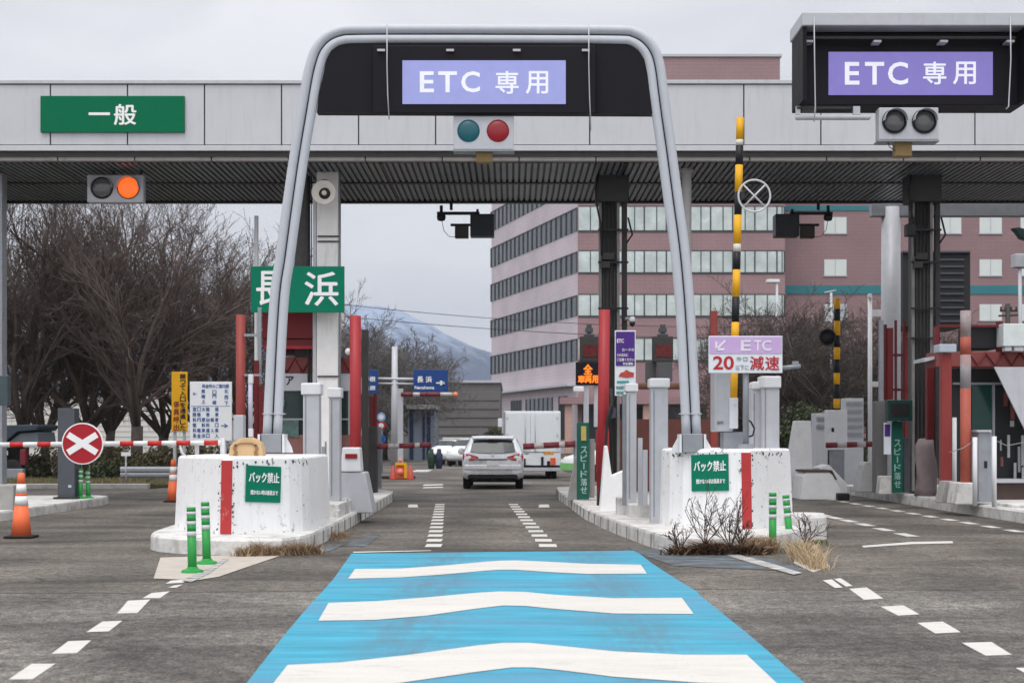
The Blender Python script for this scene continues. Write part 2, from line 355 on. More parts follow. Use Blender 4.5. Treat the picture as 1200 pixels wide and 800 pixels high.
# ------------------------------------------------------------------ writing
def text_mb(s, x, z, y, size, bold=.0, align='CENTER', sx=1.0, spacing=1.0, thick=.004):
    """flat lettering in the XZ plane facing -Y; returned as (verts, faces)"""
    cu = bpy.data.curves.new('t','FONT'); cu.body = s; cu.size = size; cu.align_x = align; cu.align_y = 'CENTER'
    cu.offset = bold*size; cu.extrude = thick/2; cu.space_character = spacing; cu.resolution_u = 3
    ob = bpy.data.objects.new('t', cu); col.objects.link(ob)
    bpy.context.view_layer.update()
    dg = bpy.context.evaluated_depsgraph_get()
    me = bpy.data.meshes.new_from_object(ob.evaluated_get(dg))
    vs_ = [Vector((x+v.co.x*sx, y-v.co.z, z+v.co.y)) for v in me.vertices]
    fs = [tuple(p.vertices) for p in me.polygons]
    bpy.data.objects.remove(ob); bpy.data.meshes.remove(me); bpy.data.curves.remove(cu)
    return vs_, fs
def text_fit(mb, s, x0, x1, z0, z1, y, bold=.012, thick=.004):
    if s == 'ー':                        # the long-vowel bar stands upright in vertical writing
        xm_ = (x0+x1)/2; w_ = (x1-x0)*.09; mb.box(xm_-w_, xm_+w_, y-thick/2, y+thick/2, z0+(z1-z0)*.05, z0+(z1-z0)*.95); return
    heavy = 0.0
    if any(ord(ch) > 0x3000 for ch in s) and s != '一':
        heavy = bold*1.3 if len(s) == 1 else bold*1.0; bold = 0.0
    """write s so that its ink fills the rectangle x0..x1, z0..z1 in the plane y"""
    vs_, fs = text_mb(s, 0, 0, y, 1.0, bold, thick=thick)
    ax = min(v.x for v in vs_); bx = max(v.x for v in vs_); az = min(v.z for v in vs_); bz = max(v.z for v in vs_)
    kx = (x1-x0)/(bx-ax); kz = (z1-z0)/max(bz-az,1e-6)
    ink = [(x0+(v.x-ax)*kx, v.y, z0+(v.z-az)*kz) for v in vs_]
    if heavy:                            # heavier strokes: the same outline stamped with small shifts, each a hair in front of the last
        e = heavy*(z1-z0); big = []; bf = []
        for k, (dx, dz) in enumerate(((0,0),(e,0),(-e,0),(0,e*.8),(0,-e*.8))):
            o_ = len(big); big += [(p[0]+dx, p[1]-k*.0006, p[2]+dz) for p in ink]; bf += [tuple(i+o_ for i in f) for f in fs]
        mb.add(big, bf)
    else: mb.add(ink, fs)
def ptext(mb, s, px0, px1, pyt, pyb, d, off=.004, bold=.012):
    text_fit(mb, s, X(px0,d), X(px1,d), Z(pyb,d), Z(pyt,d), d-off, bold)

# ================================================================== THE SETTING
rnd = random.Random(7)
def sheet(name, polys, z, m, kind='structure'):
    b = MB()
    for p in polys: b.add([(q[0],q[1],z) for q in p], [tuple(range(len(p)))])
    o = b.build(name, m, fix=False); o['kind'] = kind
    # make every face look up
    me = o.data
    bm = bmesh.new(); bm.from_mesh(me)
    for f in bm.faces:
        if f.normal.z < 0: f.normal_flip()
    bm.to_mesh(me); bm.free(); return o
earth = mat('winter_earth', (.075,.068,.045), .95, var=.35, scale=.6, dirt=.6, dirt_c=(.05,.055,.028), bump=.5, bscale=20)
sheet('ground', [[(-4000,-300),(4000,-300),(4000,7000),(-4000,7000)]], -.03, earth)
sheet('road', [[(-60,-60),(60,-60),(60,38),(60,100),(-60,100),(-60,60),(-7.5,56),(-9.5,40.8),(-60,40.8)]], 0.0, asphalt)
sheet('road', [gp0 for gp0 in [[(-60,-60),(60,-60),(60,13.9),(3.2,13.62),(0,13.75),(-3.4,13.35),(-60,13.0)]]], .002, asphalt_b)
seam_m = mat('tar_seam', (.035,.033,.031), .7, var=.3, scale=12)
sheet('road', [[(-60,12.98),(-3.4,13.33),(0,13.73),(0,13.76),(-3.4,13.365),(-60,13.02)],[(0,13.73),(3.2,13.60),(60,13.88),(60,13.915),(3.2,13.63),(0,13.76)]], .003, seam_m)
grass_m = mat('winter_grass', (.095,.095,.040), .95, var=.3, scale=3, dirt=.6, dirt_c=(.12,.10,.06), bump=.6, bscale=30)
vb = MB(); vb.prism([(-60,41.2),(-9.9,41.2),(-8.4,55),(-60,59)], -.02, .10)
structure(vb.build('grass_verge', grass_m))
kb = MB(); kb.prism([(-60,40.9),(-9.7,40.9),(-9.7,41.19),(-60,41.19)], -.02, .13)
structure(kb.build('verge_kerb', concrete, bevel=.02))
# low hills and the snowy mountain
def hill(name, pts, y0, depth, m, seed, rough):
    b = MB(); n = 160; k = 26; vs_ = []; fs = []
    for j in range(k+1):
        t = j/k
        for i in range(n+1):
            u = i/n; x = pts[0][0]+(pts[-1][0]-pts[0][0])*u
            h = pts[-1][1]
            for a, c in zip(pts, pts[1:]):
                if a[0] <= x <= c[0]: h = a[1]+(c[1]-a[1])*(x-a[0])/(c[0]-a[0]+1e-9); break
            pr = t if t < .75 else .75+(t-.75)*.2
            e = mnoise.fractal(Vector((x*.004, t*5.0, seed)), 1.0, 2.0, 6)
            z = h*(pr/.8)**.85 + e*rough*h*min(1,t*3)
            vs_.append((x, y0+depth*t, max(z,-2) if j else -5))
    for j in range(k):
        for i in range(n):
            a = j*(n+1)+i; fs.append((a,a+1,a+n+2,a+n+1))
    b.smooth = True; b.add(vs_, fs); o = b.build(name, m, fix=False); return structure(o)
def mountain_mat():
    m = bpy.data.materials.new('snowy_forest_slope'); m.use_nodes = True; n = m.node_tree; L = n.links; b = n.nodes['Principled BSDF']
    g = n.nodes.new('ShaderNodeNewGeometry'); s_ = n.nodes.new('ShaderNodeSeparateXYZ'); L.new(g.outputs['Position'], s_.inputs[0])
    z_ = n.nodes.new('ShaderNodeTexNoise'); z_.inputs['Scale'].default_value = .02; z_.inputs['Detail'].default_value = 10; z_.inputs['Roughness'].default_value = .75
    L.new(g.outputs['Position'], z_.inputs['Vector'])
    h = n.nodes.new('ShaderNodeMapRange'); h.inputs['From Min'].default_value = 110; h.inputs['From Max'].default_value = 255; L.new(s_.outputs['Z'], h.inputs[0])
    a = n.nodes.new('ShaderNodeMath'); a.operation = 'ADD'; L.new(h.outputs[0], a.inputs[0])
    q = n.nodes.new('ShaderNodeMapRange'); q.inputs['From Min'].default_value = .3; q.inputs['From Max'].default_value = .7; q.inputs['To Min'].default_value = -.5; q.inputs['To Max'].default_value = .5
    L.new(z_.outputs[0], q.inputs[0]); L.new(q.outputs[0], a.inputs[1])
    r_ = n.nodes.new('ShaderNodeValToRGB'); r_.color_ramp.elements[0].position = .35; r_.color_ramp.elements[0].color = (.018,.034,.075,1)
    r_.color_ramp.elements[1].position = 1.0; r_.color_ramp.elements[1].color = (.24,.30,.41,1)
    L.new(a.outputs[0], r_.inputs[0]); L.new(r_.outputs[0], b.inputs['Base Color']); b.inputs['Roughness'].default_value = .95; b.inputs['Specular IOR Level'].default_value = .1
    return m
MD = 2600
def mz(y): return (YH-y)*(MD+500)/F*.95
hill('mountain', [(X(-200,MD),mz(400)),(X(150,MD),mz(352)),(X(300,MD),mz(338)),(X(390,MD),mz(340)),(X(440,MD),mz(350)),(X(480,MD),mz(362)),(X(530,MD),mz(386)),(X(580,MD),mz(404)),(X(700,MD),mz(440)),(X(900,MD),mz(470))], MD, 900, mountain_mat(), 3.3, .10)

# ------------------------------------------------------------------ toll islands (raised kerbed strips)
def island(name, poly, h, m=None):
    n = len(poly); c = (sum(p[0] for p in poly)/n, sum(p[1] for p in poly)/n)
    def ins(k): return [(p[0]+(c[0]-p[0])/max(.01,math.hypot(c[0]-p[0],c[1]-p[1]))*k, p[1]+(c[1]-p[1])/max(.01,math.hypot(c[0]-p[0],c[1]-p[1]))*k) for p in poly]
    b = MB(); b.loft([[(p[0],p[1],-.02) for p in poly], [(p[0],p[1],h-.03) for p in ins(.015)], [(p[0],p[1],h) for p in ins(.05)]])
    return structure(b.build(name, m or kerb_paint))
ISL = [(-4.46,19.1),(-4.38,18.6),(-4.2,18.25),(-3.9,17.95),(-3.45,17.72),(-2.95,17.68),(-2.66,17.75),(-2.50,18.1),(-2.44,18.6),(-2.42,20.8),(-2.46,26),(-2.53,32.6),(-2.6,33.6),(-2.85,34.3),(-3.3,34.6),(-4.6,34.6),(-5.0,33.5),(-4.9,27)]
ISR = [G(652,580),G(655,586),G(668,595),G(685,608),G(707,619),G(727,627.5),G(757,639),G(780,646),(2.02,18.15),(2.35,18.05),(3.1,18.5),(3.6,19.4),(3.9,20.2),(4.12,21.0),(4.2,24),(4.3,30),(4.3,36),(3.2,37.6),(1.9,37.4)]
island('pavement', ISL, .19); island('pavement', ISR, .19)
island('pavement', [(8.05,38),(8.05,30),(8.1,24),(8.1,17),(8.3,15.5),(10.6,15.5),(10.8,17),(10.8,38)], .2)
island('pavement', [(-8.2,30.8),(-8.3,31.6),(-8.6,32),(-10.8,32),(-10.8,17),(-8.35,17),(-8.28,25)], .16)

jb = MB()
for edge in (ISR[:9], ISL[8:14]):        # open joints between the kerb stones
    acc = .3
    for (xa, ya), (xb, yb_) in zip(edge, edge[1:]):
        L_ = math.hypot(xb-xa, yb_-ya); ux, uy = (xb-xa)/L_, (yb_-ya)/L_; s_ = acc
        while s_ < L_:
            M = Matrix.Translation((xa+ux*s_, ya+uy*s_, 0)) @ Matrix.Rotation(math.atan2(uy,ux),4,'Z')
            jb.box(-.003, .003, -.0125, .012, .0, .165, M); s_ += .85
        acc = s_-L_
o = jb.build('kerb', mat('kerb_joint', (.24,.225,.20), .9)); structure(o)
# ------------------------------------------------------------------ painted markings, each sheet 4 mm above the one below
def gp(pts): return [G(x,y) for x,y in pts]
sheet('road_marking', [gp([(412,648.5),(745,645),(764,660),(777,668.5),(800,683),(816,692.5),(821,698),(884,749),(946,803),(1100,930),(195,930),(286,804),(330,748),(366,705),(369,703),(391,678)])], .004, blue_paint)
chev = []
def bar(top, bot):                       # strip between two pixel polylines of equal length
    for (a, b_), (c, d_) in zip(zip(top, bot), zip(top[1:], bot[1:])): chev.append(gp([a, c, d_, b_]))
bar([(416,667),(470,666.5),(520,663),(570,658.5),(585,657.3),(605,657),(640,658.5),(690,661),(751,662)],
    [(408,678.5),(470,677),(520,673.5),(570,669),(585,668),(605,668),(640,670.5),(690,673),(758,672.5)])
bar([(385,707),(440,705),(500,700.5),(560,695),(585,693.5),(615,694),(650,697.5),(720,701.5),(799,701)],
    [(373,728),(440,727),(500,722),(560,713.5),(590,710),(615,710.5),(650,714),(720,719.5),(813,720)])
bar([(337,780),(400,777),(480,768),(560,757),(590,754),(620,754),(660,758),(720,764),(800,768),(875,768)],
    [(312,812),(400,808),(470,801),(560,788),(600,783),(625,783),(660,786.5),(720,794),(820,801),(912,803)])
bar([(250,880),(400,872),(560,845),(605,840),(660,845),(800,862),(985,864)],[(205,925),(400,918),(560,890),(605,884),(660,890),(800,908),(1030,912)])
sheet('road_marking', chev, .008, white_paint)
dash = []
for k in range(13):                      # rumble dashes either side of the toll lane
    d = 19.0+k*.99; L_ = .52
    t = (d-19)/12; xl0 = X(497.5,19)+(X(508,30.5)-X(497.5,19))*t; xl1 = X(516.5,19)+(X(519,30.5)-X(516.5,19))*t
    xr0 = X(632,19)+(X(596,30.5)-X(632,19))*t; xr1 = X(653,19)+(X(607,30.5)-X(653,19))*t
    dash += [[(xl0,d),(xl1,d),(xl1,d+L_),(xl0,d+L_)], [(xr0,d),(xr1,d),(xr1,d+L_),(xr0,d+L_)]]
for a, b_ in ((478,490),(631,644)): dash.append(gp([(a,594.5),(b_,594.5),(b_-1,591),(a+1,591)]))
for q in ([(10,796.5),(37,778),(65,778),(38,796.5)],[(60,766.5),(80,751.5),(107,750.5),(90,765.5)],[(101,741),(120,728.5),(143.5,727.5),(127.5,740)],
          [(137,719),(150,704),(176,702.5),(161,718.5)],[(167,701),(177.5,695),(199,693),(187.5,701)],[(-50,842),(-16,818),(14,817),(-18,841)],
          [(194,684),(200,680.5),(222,678.5),(214,683)],[(197,689),(204,686),(214,685.3),(207,688.5)],
          [(1190,783),(1225,782),(1252,799),(1222,800)],[(1127,753.5),(1162,752.5),(1186,767.5),(1155,768.5)],[(1075,730),(1105,728.5),(1126,741),(1096,742.5)],
          [(1032,711),(1059,709.5),(1077.5,720),(1052.5,721.5)],[(995,690),(1016,688.5),(1035,701.5),(1012.5,703)],[(964,680),(975,679),(987.5,688.5),(978.5,689)],[(977.5,678.5),(985,677.5),(999,686.5),(991.5,687.5)]):
    dash.append(gp(q))
for (x, y) in ((951,601.5),(962,604),(975,607),(991,610.5),(1010,615),(1032,620.7),(1058,627)):   # right lane, inner line
    d = D(y); dash.append([(X(x,d)-.02,d-.30),(X(x,d)+.16,d-.30),(X(x,d)+.14,d+.42),(X(x,d)-.04,d+.42)])
    del d
for k in range(12):
    d = 33.5-k*1.02; x = 6.9+(33.5-d)*.028; dash.append([(x,d-.28),(x+.17,d-.28),(x+.16,d+.30),(x-.01,d+.30)])
dash.append(gp([(1012,641.5),(1070,637.5),(1117,636.5),(1116,634),(1068,635),(1010,639.5)]))
for y in (568,571): dash.append(gp([(495,y+1),(520,y+.2),(518,y-1),(497,y-.4)]))
sheet('road_marking', dash, .005, white_paint)
thin = [gp([(414,647.8),(480,646.2),(505,645.6),(505,644.9),(480,645.3),(414,646.6)])]
sheet('road_marking', thin, .006, white_paint)
sheet('road_marking', [gp([(735,641),(838,649),(905,655),(946,669),(905,668),(790,663),(752,650)]), gp([(398,640),(442,624),(446,627),(428,640)]), gp([(410,636),(380,641),(352,652),(385,646)])], .005, worn_blue)
sheet('pavement', [gp([(188,653.5),(290,650),(335,649),(256,676),(230,680),(180,678)]), gp([(937,640),(955,638),(973,664),(953,671),(930,660)])], .006, pad_c)
sheet('road_marking', [gp([(213,681),(252,662),(260,656),(268,656),(246,672),(224,683)]), gp([(815,640),(838,643),(902,660),(940,672),(930,674),(880,660)])], .010, paint_mat('worn_white_paint', (.55,.54,.52), wear=1.0, lo=.42, hi=.6))

# ================================================================== OFFICE BUILDING AND FAR BUILDINGS
def tile_mat(name, c, c2, sx=1.0):
    m = bpy.data.materials.new(name); m.use_nodes = True; n = m.node_tree; L = n.links; b = n.nodes['Principled BSDF']
    g = n.nodes.new('ShaderNodeNewGeometry'); sp = n.nodes.new('ShaderNodeSeparateXYZ'); L.new(g.outputs['Position'], sp.inputs[0])
    ad = n.nodes.new('ShaderNodeMath'); ad.operation = 'SUBTRACT'; L.new(sp.outputs['X'], ad.inputs[0]); L.new(sp.outputs['Y'], ad.inputs[1])
    cb = n.nodes.new('ShaderNodeCombineXYZ'); L.new(ad.outputs[0], cb.inputs['X']); L.new(sp.outputs['Z'], cb.inputs['Y'])
    br = n.nodes.new('ShaderNodeTexBrick'); br.inputs['Scale'].default_value = 1; br.inputs['Brick Width'].default_value = .9; br.inputs['Row Height'].default_value = .32
    br.inputs['Mortar Size'].default_value = .025; br.inputs['Color1'].default_value = (*c,1); br.inputs['Color2'].default_value = (*c2,1)
    br.inputs['Mortar'].default_value = (c[0]*.84,c[1]*.84,c[2]*.85,1); L.new(cb.outputs[0], br.inputs['Vector'])
    z_ = n.nodes.new('ShaderNodeTexNoise'); z_.inputs['Scale'].default_value = .25; z_.inputs['Detail'].default_value = 6; L.new(g.outputs['Position'], z_.inputs['Vector'])
    r_ = n.nodes.new('ShaderNodeMapRange'); r_.inputs['From Min'].default_value = .3; r_.inputs['From Max'].default_value = .7; r_.inputs['To Min'].default_value = .9; r_.inputs['To Max'].default_value = 1.1; L.new(z_.outputs[0], r_.inputs[0])
    vm = n.nodes.new('ShaderNodeVectorMath'); vm.operation = 'SCALE'; L.new(br.outputs['Color'], vm.inputs[0]); L.new(r_.outputs[0], vm.inputs['Scale'])
    L.new(vm.outputs[0], b.inputs['Base Color']); b.inputs['Roughness'].default_value = .6
    return m
pink_tile = tile_mat('pink_brown_wall_tile', (.285,.178,.185), (.275,.171,.178))
lilac_tile = tile_mat('pale_lilac_wall_tile', (.55,.475,.52), (.52,.45,.495))
blind_m = mat('window_with_pale_blinds', (.47,.53,.515), .25, var=.28, scale=.7, spec=.6)
offglass = mat('office_dark_glass', (.055,.063,.075), .12, var=.25, scale=.5)
frame_m = mat('dark_window_frame', (.05,.055,.06), .5, var=.1)
teal_band = mat('teal_band_paint', (.03,.17,.20), .5, var=.08, scale=.5)
bx0, bd = X(677,134), 134.0
BL = (X(576,163), 163.0)
office = thing('office_building', (12, 140, 0), 'large pink tiled office block with strip windows and pale lilac side wall', 'building')
wb = MB(); zt = 27.6
XR = X(920,134)
wb.prism([(bx0,bd),(XR,bd),(XR,165),(BL[0]+1.5,176),(BL[0],BL[1])], -.03, zt)
wall = wb.build('wall', [pink_tile, lilac_tile], office)
for p in wall.data.polygons:             # the left flank is clad in the paler tile
    if p.normal.x < -.6: p.material_index = 1
b = MB(); b.box(X(770,134)-.0, XR-.4, bd+.25, bd+16, zt, Z(66,134)); tower = b.build('rooftop_plant_room', pink_tile, office)
b = MB(); b.box(X(770,134)-.15, XR-.25, bd+.1, bd+16.2, Z(66,134), Z(66,134)+.22); b.build('parapet', light_metal, tower)
wing = MB(); wing.box(XR+.003, 62, 138, 168, -.03, 26.2); wing.build('wing_wall', tile_mat('brown_pink_wing_tile', (.245,.150,.155), (.235,.144,.149)), office)
rows = [(242.5,269.8),(294.5,318.8),(345.6,369.5),(397,421.5)]
for (yt, yb) in rows:
    z0, z1 = Z(yb,134), Z(yt,134)
    b = MB(); b.box(bx0+.06, XR-.1, bd-.05, bd+.02, z0-.18, z0-.02); b.box(bx0+.06, XR-.1, bd-.05, bd+.02, z1+.02, z1+.10)
    b.build('window_sill_band', frame_m, office)
    x = bx0+.08; pw = 25.9/13.43
    i = 0
    while x < XR-.4:
        x1 = min(x+pw-.12, XR-.12)
        q = MB(); q.box(x, x1, bd-.03, bd+.05, z0, z1); wn = q.build('window', blind_m, office)
        q = MB(); xm = (x+x1)/2+.12
        q.box(xm-.04, xm+.04, bd-.06, bd-.031, z0, z1); q.box(x1+.002, x1+.11, bd-.07, bd+.02, z0-.02, z1+.02)
        q.build('frame', frame_m, wn)
        x += pw; i += 1
# left flank strip windows
fx = Vector((BL[0]-bx0, BL[1]-bd, 0)); fl = fx.length; fu = fx.normalized(); fn = Vector((-fu.y, fu.x, 0))
if fn.x > 0: fn = -fn
def flank(u0, u1, z0, z1, o0, o1):
    a = Vector((bx0,bd,0))+fu*u0; c = Vector((bx0,bd,0))+fu*u1
    return [(a+fn*o0).to_tuple()[:2], (c+fn*o0).to_tuple()[:2], (c+fn*o1).to_tuple()[:2], (a+fn*o1).to_tuple()[:2]]
for (yt, yb) in [(191.5,219.5),(243,270.5),(294.5,319),(345.6,370),(396.5,422.5)]:
    z0, z1 = Z(yb,134), Z(yt,134)
    b = MB(); b.prism(flank(.05, fl-.1, 0, 0, .04, -.03), z0, z1); wn = b.build('window', offglass, office)
    b = MB(); n_ = 19
    for k in range(n_+1):
        u = .05+(fl-.15)*k/n_; b.prism(flank(u, u+.16 if k%2 else u+.09, 0, 0, .12, .041), z0, z1)
    b.prism(flank(.05, fl-.1, 0, 0, .10, .041), z1-.1, z1-.002)
    b.build('mullions', frame_m, wn)
# ground floor of the flank: recessed dark glazing, columns, canopy edge
z0, z1 = .1, Z(476,134)
for u0, u1 in ((3.0,5.5),(7.5,16.5),(18.2,22)):
    b = MB(); b.prism(flank(u0, u1, 0, 0, .05, -.03), 1.2, z1+1.0); wn = b.build('window', offglass, office)
    b = MB()
    for k in range(7): b.prism(flank(u0+(u1-u0-.12)*k/6, u0+(u1-u0-.12)*k/6+.1, 0, 0, .10, .051), 1.2, z1+1.0)
    b.build('mullions', frame_m, wn)
b = MB(); b.prism(flank(.3, fl-2, 0, 0, .9, .002), Z(452,134), Z(449,134)); b.build('eaves_ledge', light_metal, office)
b = MB(); b.box(bx0+.4, XR-1, bd-.04, bd+.02, .2, Z(477,134)); b.build('ground_floor_glazing', offglass, office)
for xx in (bx0-1.2, bx0+5.5, bx0+11):
    b = MB(); b.box(xx, xx+.62, bd-2.4, bd-1.8, 0, Z(474,134)); b.build('column', mat('salmon_column', (.50,.32,.27), .6), office, bevel=.05)
b = MB(); b.box(bx0-1.6, XR-1, bd-2.8, bd-.002, Z(474,134), Z(466,134)); b.build('porch_roof', pink_tile, office)
# right wing: teal bands, square windows
for yt, yb in ((327.5+7,344.5),(241,247)):
    b = MB(); b.box(XR+.05, 62.1, 137.93, 138.02, Z(yb,138), Z(yt,138)); b.build('teal_band', teal_band, office)
for y in (254.5,304,356.5):
    for x0 in (966,1100.5,1148,1196):
        b = MB(); b.pbox(x0, x0+26, y, y+18.5, 137.95, .1); wn = b.build('window', mat('square_window_blind', (.60,.64,.63), .3, var=.05, scale=.8), office)
        b = MB(); b.pbox(x0-1, x0+27, y+18.6, y+19.8, 137.9, .15); b.pbox(x0+12.6, x0+13.4, y, y+18.5, 137.92, .029); b.build('frame', light_metal, wn)
# low brown-grey hall left of the office
lined = tile_mat('brown_grey_cladding', (.150,.138,.135), (.14,.13,.128))
hall = thing('low_hall', (-10, 112, 0), 'low windowless brown grey hall with pale roof edge, left of the pink office block', 'building')
b = MB(); b.box(X(425,110), X(586,110), 110, 130, -.03, Z(448.5,110)); b.build('wall', lined, hall)
b = MB(); b.box(X(423,110), X(587.5,110), 109.8, 130.2, Z(448.4,110), Z(445.5,110)); b.build('roof_edge', light_metal, hall)
b = MB()
for k in range(6):
    z = .9+k*.62; b.box(X(426,110), X(585,110), 109.97, 110.01, z, z+.05)
b.build('cladding_joints', dark_metal, hall)
ent = thing('entrance_pavilion', (-5.2, 92, 0), 'small pale blue and white striped entrance pavilion under the blue direction sign', 'building')
b = MB(); b.box(X(478,92), X(509,92), 92, 97, -.03, Z(479,92)); b.build('wall', mat('pale_blue_panel', (.20,.235,.285), .5), ent)
for x0, x1 in ((480,484.5),(495,498),(500,504.5)):
    b = MB(); b.pbox(x0, x1, 481, 538, 91.95, .06); b.build('window', mat('navy_glass', (.02,.035,.08), .2), ent)
b = MB(); b.pbox(476, 511, 474, 479, 91.5, 6); b.build('roof', concrete, ent)
ware = thing('warehouse', (-45, 125, 0), 'long pale ribbed warehouse seen between the bare tree trunks on the left', 'building')
b = MB(); b.box(X(-120,120), X(262,120), 120, 140, -.03, Z(462,120)); b.build('wall', mat('pale_ribbed_cladding', (.62,.60,.555), .6, var=.04, scale=.3, dirt=.2, dirt_c=(.5,.48,.44), streak=True), ware)
b = MB(); b.box(X(-122,120), X(264,120), 119.7, 140.3, Z(462,120), Z(459.5,120)); b.build('roof_edge', light_metal, ware)
b = MB()
for k in range(9): b.box(X(-118,120), X(260,120), 119.97, 120.01, .6+k*.42, .65+k*.42)
b.build('cladding_ribs', light_metal, ware)

# ================================================================== TOLL CANOPY
can = thing('toll_gate_canopy', (0, 32.6, 0), 'long flat white panelled canopy across all lanes on steel columns', 'toll gate canopy')
CX0, CX1, CF, CB = -18.0, 18.0, 30.0, 35.2
zc = lambda y: Z(y, CF)
b = MB(); b.box(CX0, CX1, CF+.03, CB-.05, zc(188)+.08, zc(97.5)-.02); b.build('roof_core', dark_metal, can)
xs = [X(59-90.3*4+90.3*k, CF) for k in range(22)]
for x0, x1 in zip(xs, xs[1:]):           # each cladding panel of the fascia
    b = MB(); b.box(x0+.013, x1-.013, CF, CF+.028, zc(169.5), zc(99.5)); b.build('fascia_panel', fascia_m, can, bevel=.004, seg=1)
b = MB(); b.box(CX0, CX1, CF-.04, CF+.6, zc(98.6), zc(94.2)); b.build('roof_edge', light_metal, can, bevel=.01)
b = MB(); b.box(CX0, CX1, CF-.03, CF+.029, zc(177), zc(170.6)); b.build('lower_trim', fascia_m, can, bevel=.008)
for k, (x0, x1) in enumerate(zip(xs, xs[1:])):
    b = MB(); b.box(x0+.135, x1+.115, CF+.06, CF+.2, zc(188), zc(177.3)); b.build('gutter', gutter_m, can, bevel=.01)
ZS = zc(188)+.02
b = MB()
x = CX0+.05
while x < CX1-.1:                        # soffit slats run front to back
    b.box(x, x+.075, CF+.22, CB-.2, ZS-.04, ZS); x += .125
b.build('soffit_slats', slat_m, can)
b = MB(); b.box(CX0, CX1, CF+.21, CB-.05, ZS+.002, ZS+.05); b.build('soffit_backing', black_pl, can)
b = MB(); b.box(CX0, CX1, 32.45, 32.62, ZS-.06, ZS+.001)
for xx in (-9.1,-2.6,2.2,7.9,13.8): b.box(xx, xx+.05, CF+.22, CB-.2, ZS-.05, ZS+.001)
b.build('soffit_seam', dark_metal, can)
b = MB(); b.box(CX0, CX1, CB-.2, CB, ZS-.08, zc(97.5)-.1); b.build('rear_beam', black_pl, can, bevel=.01)
def column(name, x0, x1, d, m, depth=.42):
    q = MB(); x0, x1 = X(x0,d), X(x1,d); q.box(x0, x1, d, d+depth, .15, ZS-.03); c = q.build(name, m, can, bevel=.015)
    return c
c = column('column', 371, 396, 31.2, mat('pale_column_paint', (.74,.73,.72), .5, var=.06, dirt=.35, dirt_c=(.2,.19,.18), streak=True))
b = MB(); b.pbox(366.5, 370.6, 215, 586, 31.25, .2); b.build('flange', light_metal, c)
b = MB()
for y in (276,282,440): b.pbox(372, 397.5, y, y+1.6, 31.17, .029)
b.build_each('strap', dark_metal, c)
b = MB(); b.tube([P(398.5,190,31.3),P(398.5,585,31.3)], .018, 8); b.build('conduit', grey_metal, c)
c = column('column', 345, 359, 31.9, column_dark, .3)
b = MB(); b.tube([P(362,200,31.7),P(362,560,31.7)], .03, 8); b.tube([P(365,200,31.7),P(365,560,31.7)], .012, 6); b.build('conduit', dark_metal, c)
for cx in (703, 1070):
    c = column('column', cx, cx+22, 31.8, column_dark, .4)
    b = MB(); b.pbox(cx-1.2, cx+2, 190, 575, 31.71, .08); b.pbox(cx+20, cx+23.2, 190, 575, 31.71, .08); b.build('flange', mat('worn_grey_flange', (.20,.195,.19), .6, .1, var=.2, dirt=.6, dirt_c=(.07,.065,.06), streak=True), c)
    b = MB()
    for k in range(4): b.tube([P(cx+4+k*4.4,215,31.74),P(cx+4+k*4.4,560,31.74)], .022, 8)
    b.build('cable', dark_metal, c)
    b = MB(); b.pbox(cx+26, cx+32, 190, 560, 31.8, .12); b.build('cable_tray', dark_metal, c, bevel=.01)
    b = MB()
    for y in (268,306,360,395): b.pbox(cx-2, cx+33.5, y, y+2.2, 31.6, .06)
    b.build_each('strap', black_pl, c)
    b = MB(); b.pbox(cx-4, cx+34, 186, 236, 31.55, .6); b.build('column_head', dark_metal, c, bevel=.02)
    b = MB(); b.tube([P(cx-1,200,31.5),P(cx-5,222,31.5),P(cx-3,244,31.5),P(cx+1,262,31.5),P(cx+2,300,31.5)], .02, 6); b.tube([P(cx+33,255,31.5),P(cx+38,275,31.5),P(cx+31,285,31.5)], .02, 6); b.build('loose_cable', wire_m, c)
    b = MB(); b.pbox(cx+3, cx+17, 296, 304, 31.55, .1); b.pbox(cx+1, cx+12, 306, 314, 31.55, .1); b.build('junction_box', dark_metal, c, bevel=.01)
b = MB(); b.lathe((X(804.5,30.9),30.9,.15), [(.10,0),(.10,ZS-.25),(.14,ZS-.24),(.14,ZS-.18)], 18); b.smooth = True
pc = b.build('pipe_column', mat('beige_pipe_paint', (.36,.35,.34), .5, var=.08, dirt=.5, dirt_c=(.2,.19,.17), streak=True), can)
# light pipe gantry behind the right lane
gan = thing('pipe_gantry', (X(1044,37), 37, 0), 'thick pale round steel pipe carrying a grey crossbeam behind the right lane', 'gantry')
b = MB(); b.smooth = True; b.lathe((X(1044,37),37,0), [(.235,0),(.225,Z(243,37))], 24); b.build('pipe', light_metal, gan)
b = MB(); b.box(X(1020,37), X(1300,37), 36.85, 37.15, Z(254,37), Z(240,37)); b.build('crossbeam', grey_metal, gan, bevel=.01)

# ================================================================== ELECTRONIC TOLL ARCH (centre lane)
AD = 20.0
arch = thing('sign_arch', (X(565,AD), AD, .2), 'tall silver double tube arch with rounded corners holding the centre lane sign', 'gate arch')
def cat_rom(p, k=6):
    o = []
    for i in range(len(p)-1):
        a, b_, c, d = p[max(i-1,0)], p[i], p[i+1], p[min(i+2,len(p)-1)]
        for j in range(k):
            t = j/k
            o.append(tuple(.5*((2*b_[q])+(-a[q]+c[q])*t+(2*a[q]-5*b_[q]+4*c[q]-d[q])*t*t+(-a[q]+3*b_[q]-3*c[q]+d[q])*t**3) for q in range(2)))
    o.append(p[-1]); return o
ctr = [(319,513),(326.5,360),(334.3,300),(343,235),(351,180),(358.5,135),(364.5,99),(369,78),(375,61),(385,49),(399,42.5),(418,40.8),(500,40.5),(620,40.8),(722,41.5),(741,43.5),(754,51),(763,63),(768,80),(772,110),(776,140),(781,175),(789,235),(797.5,300),(804,380),(810.5,511)]
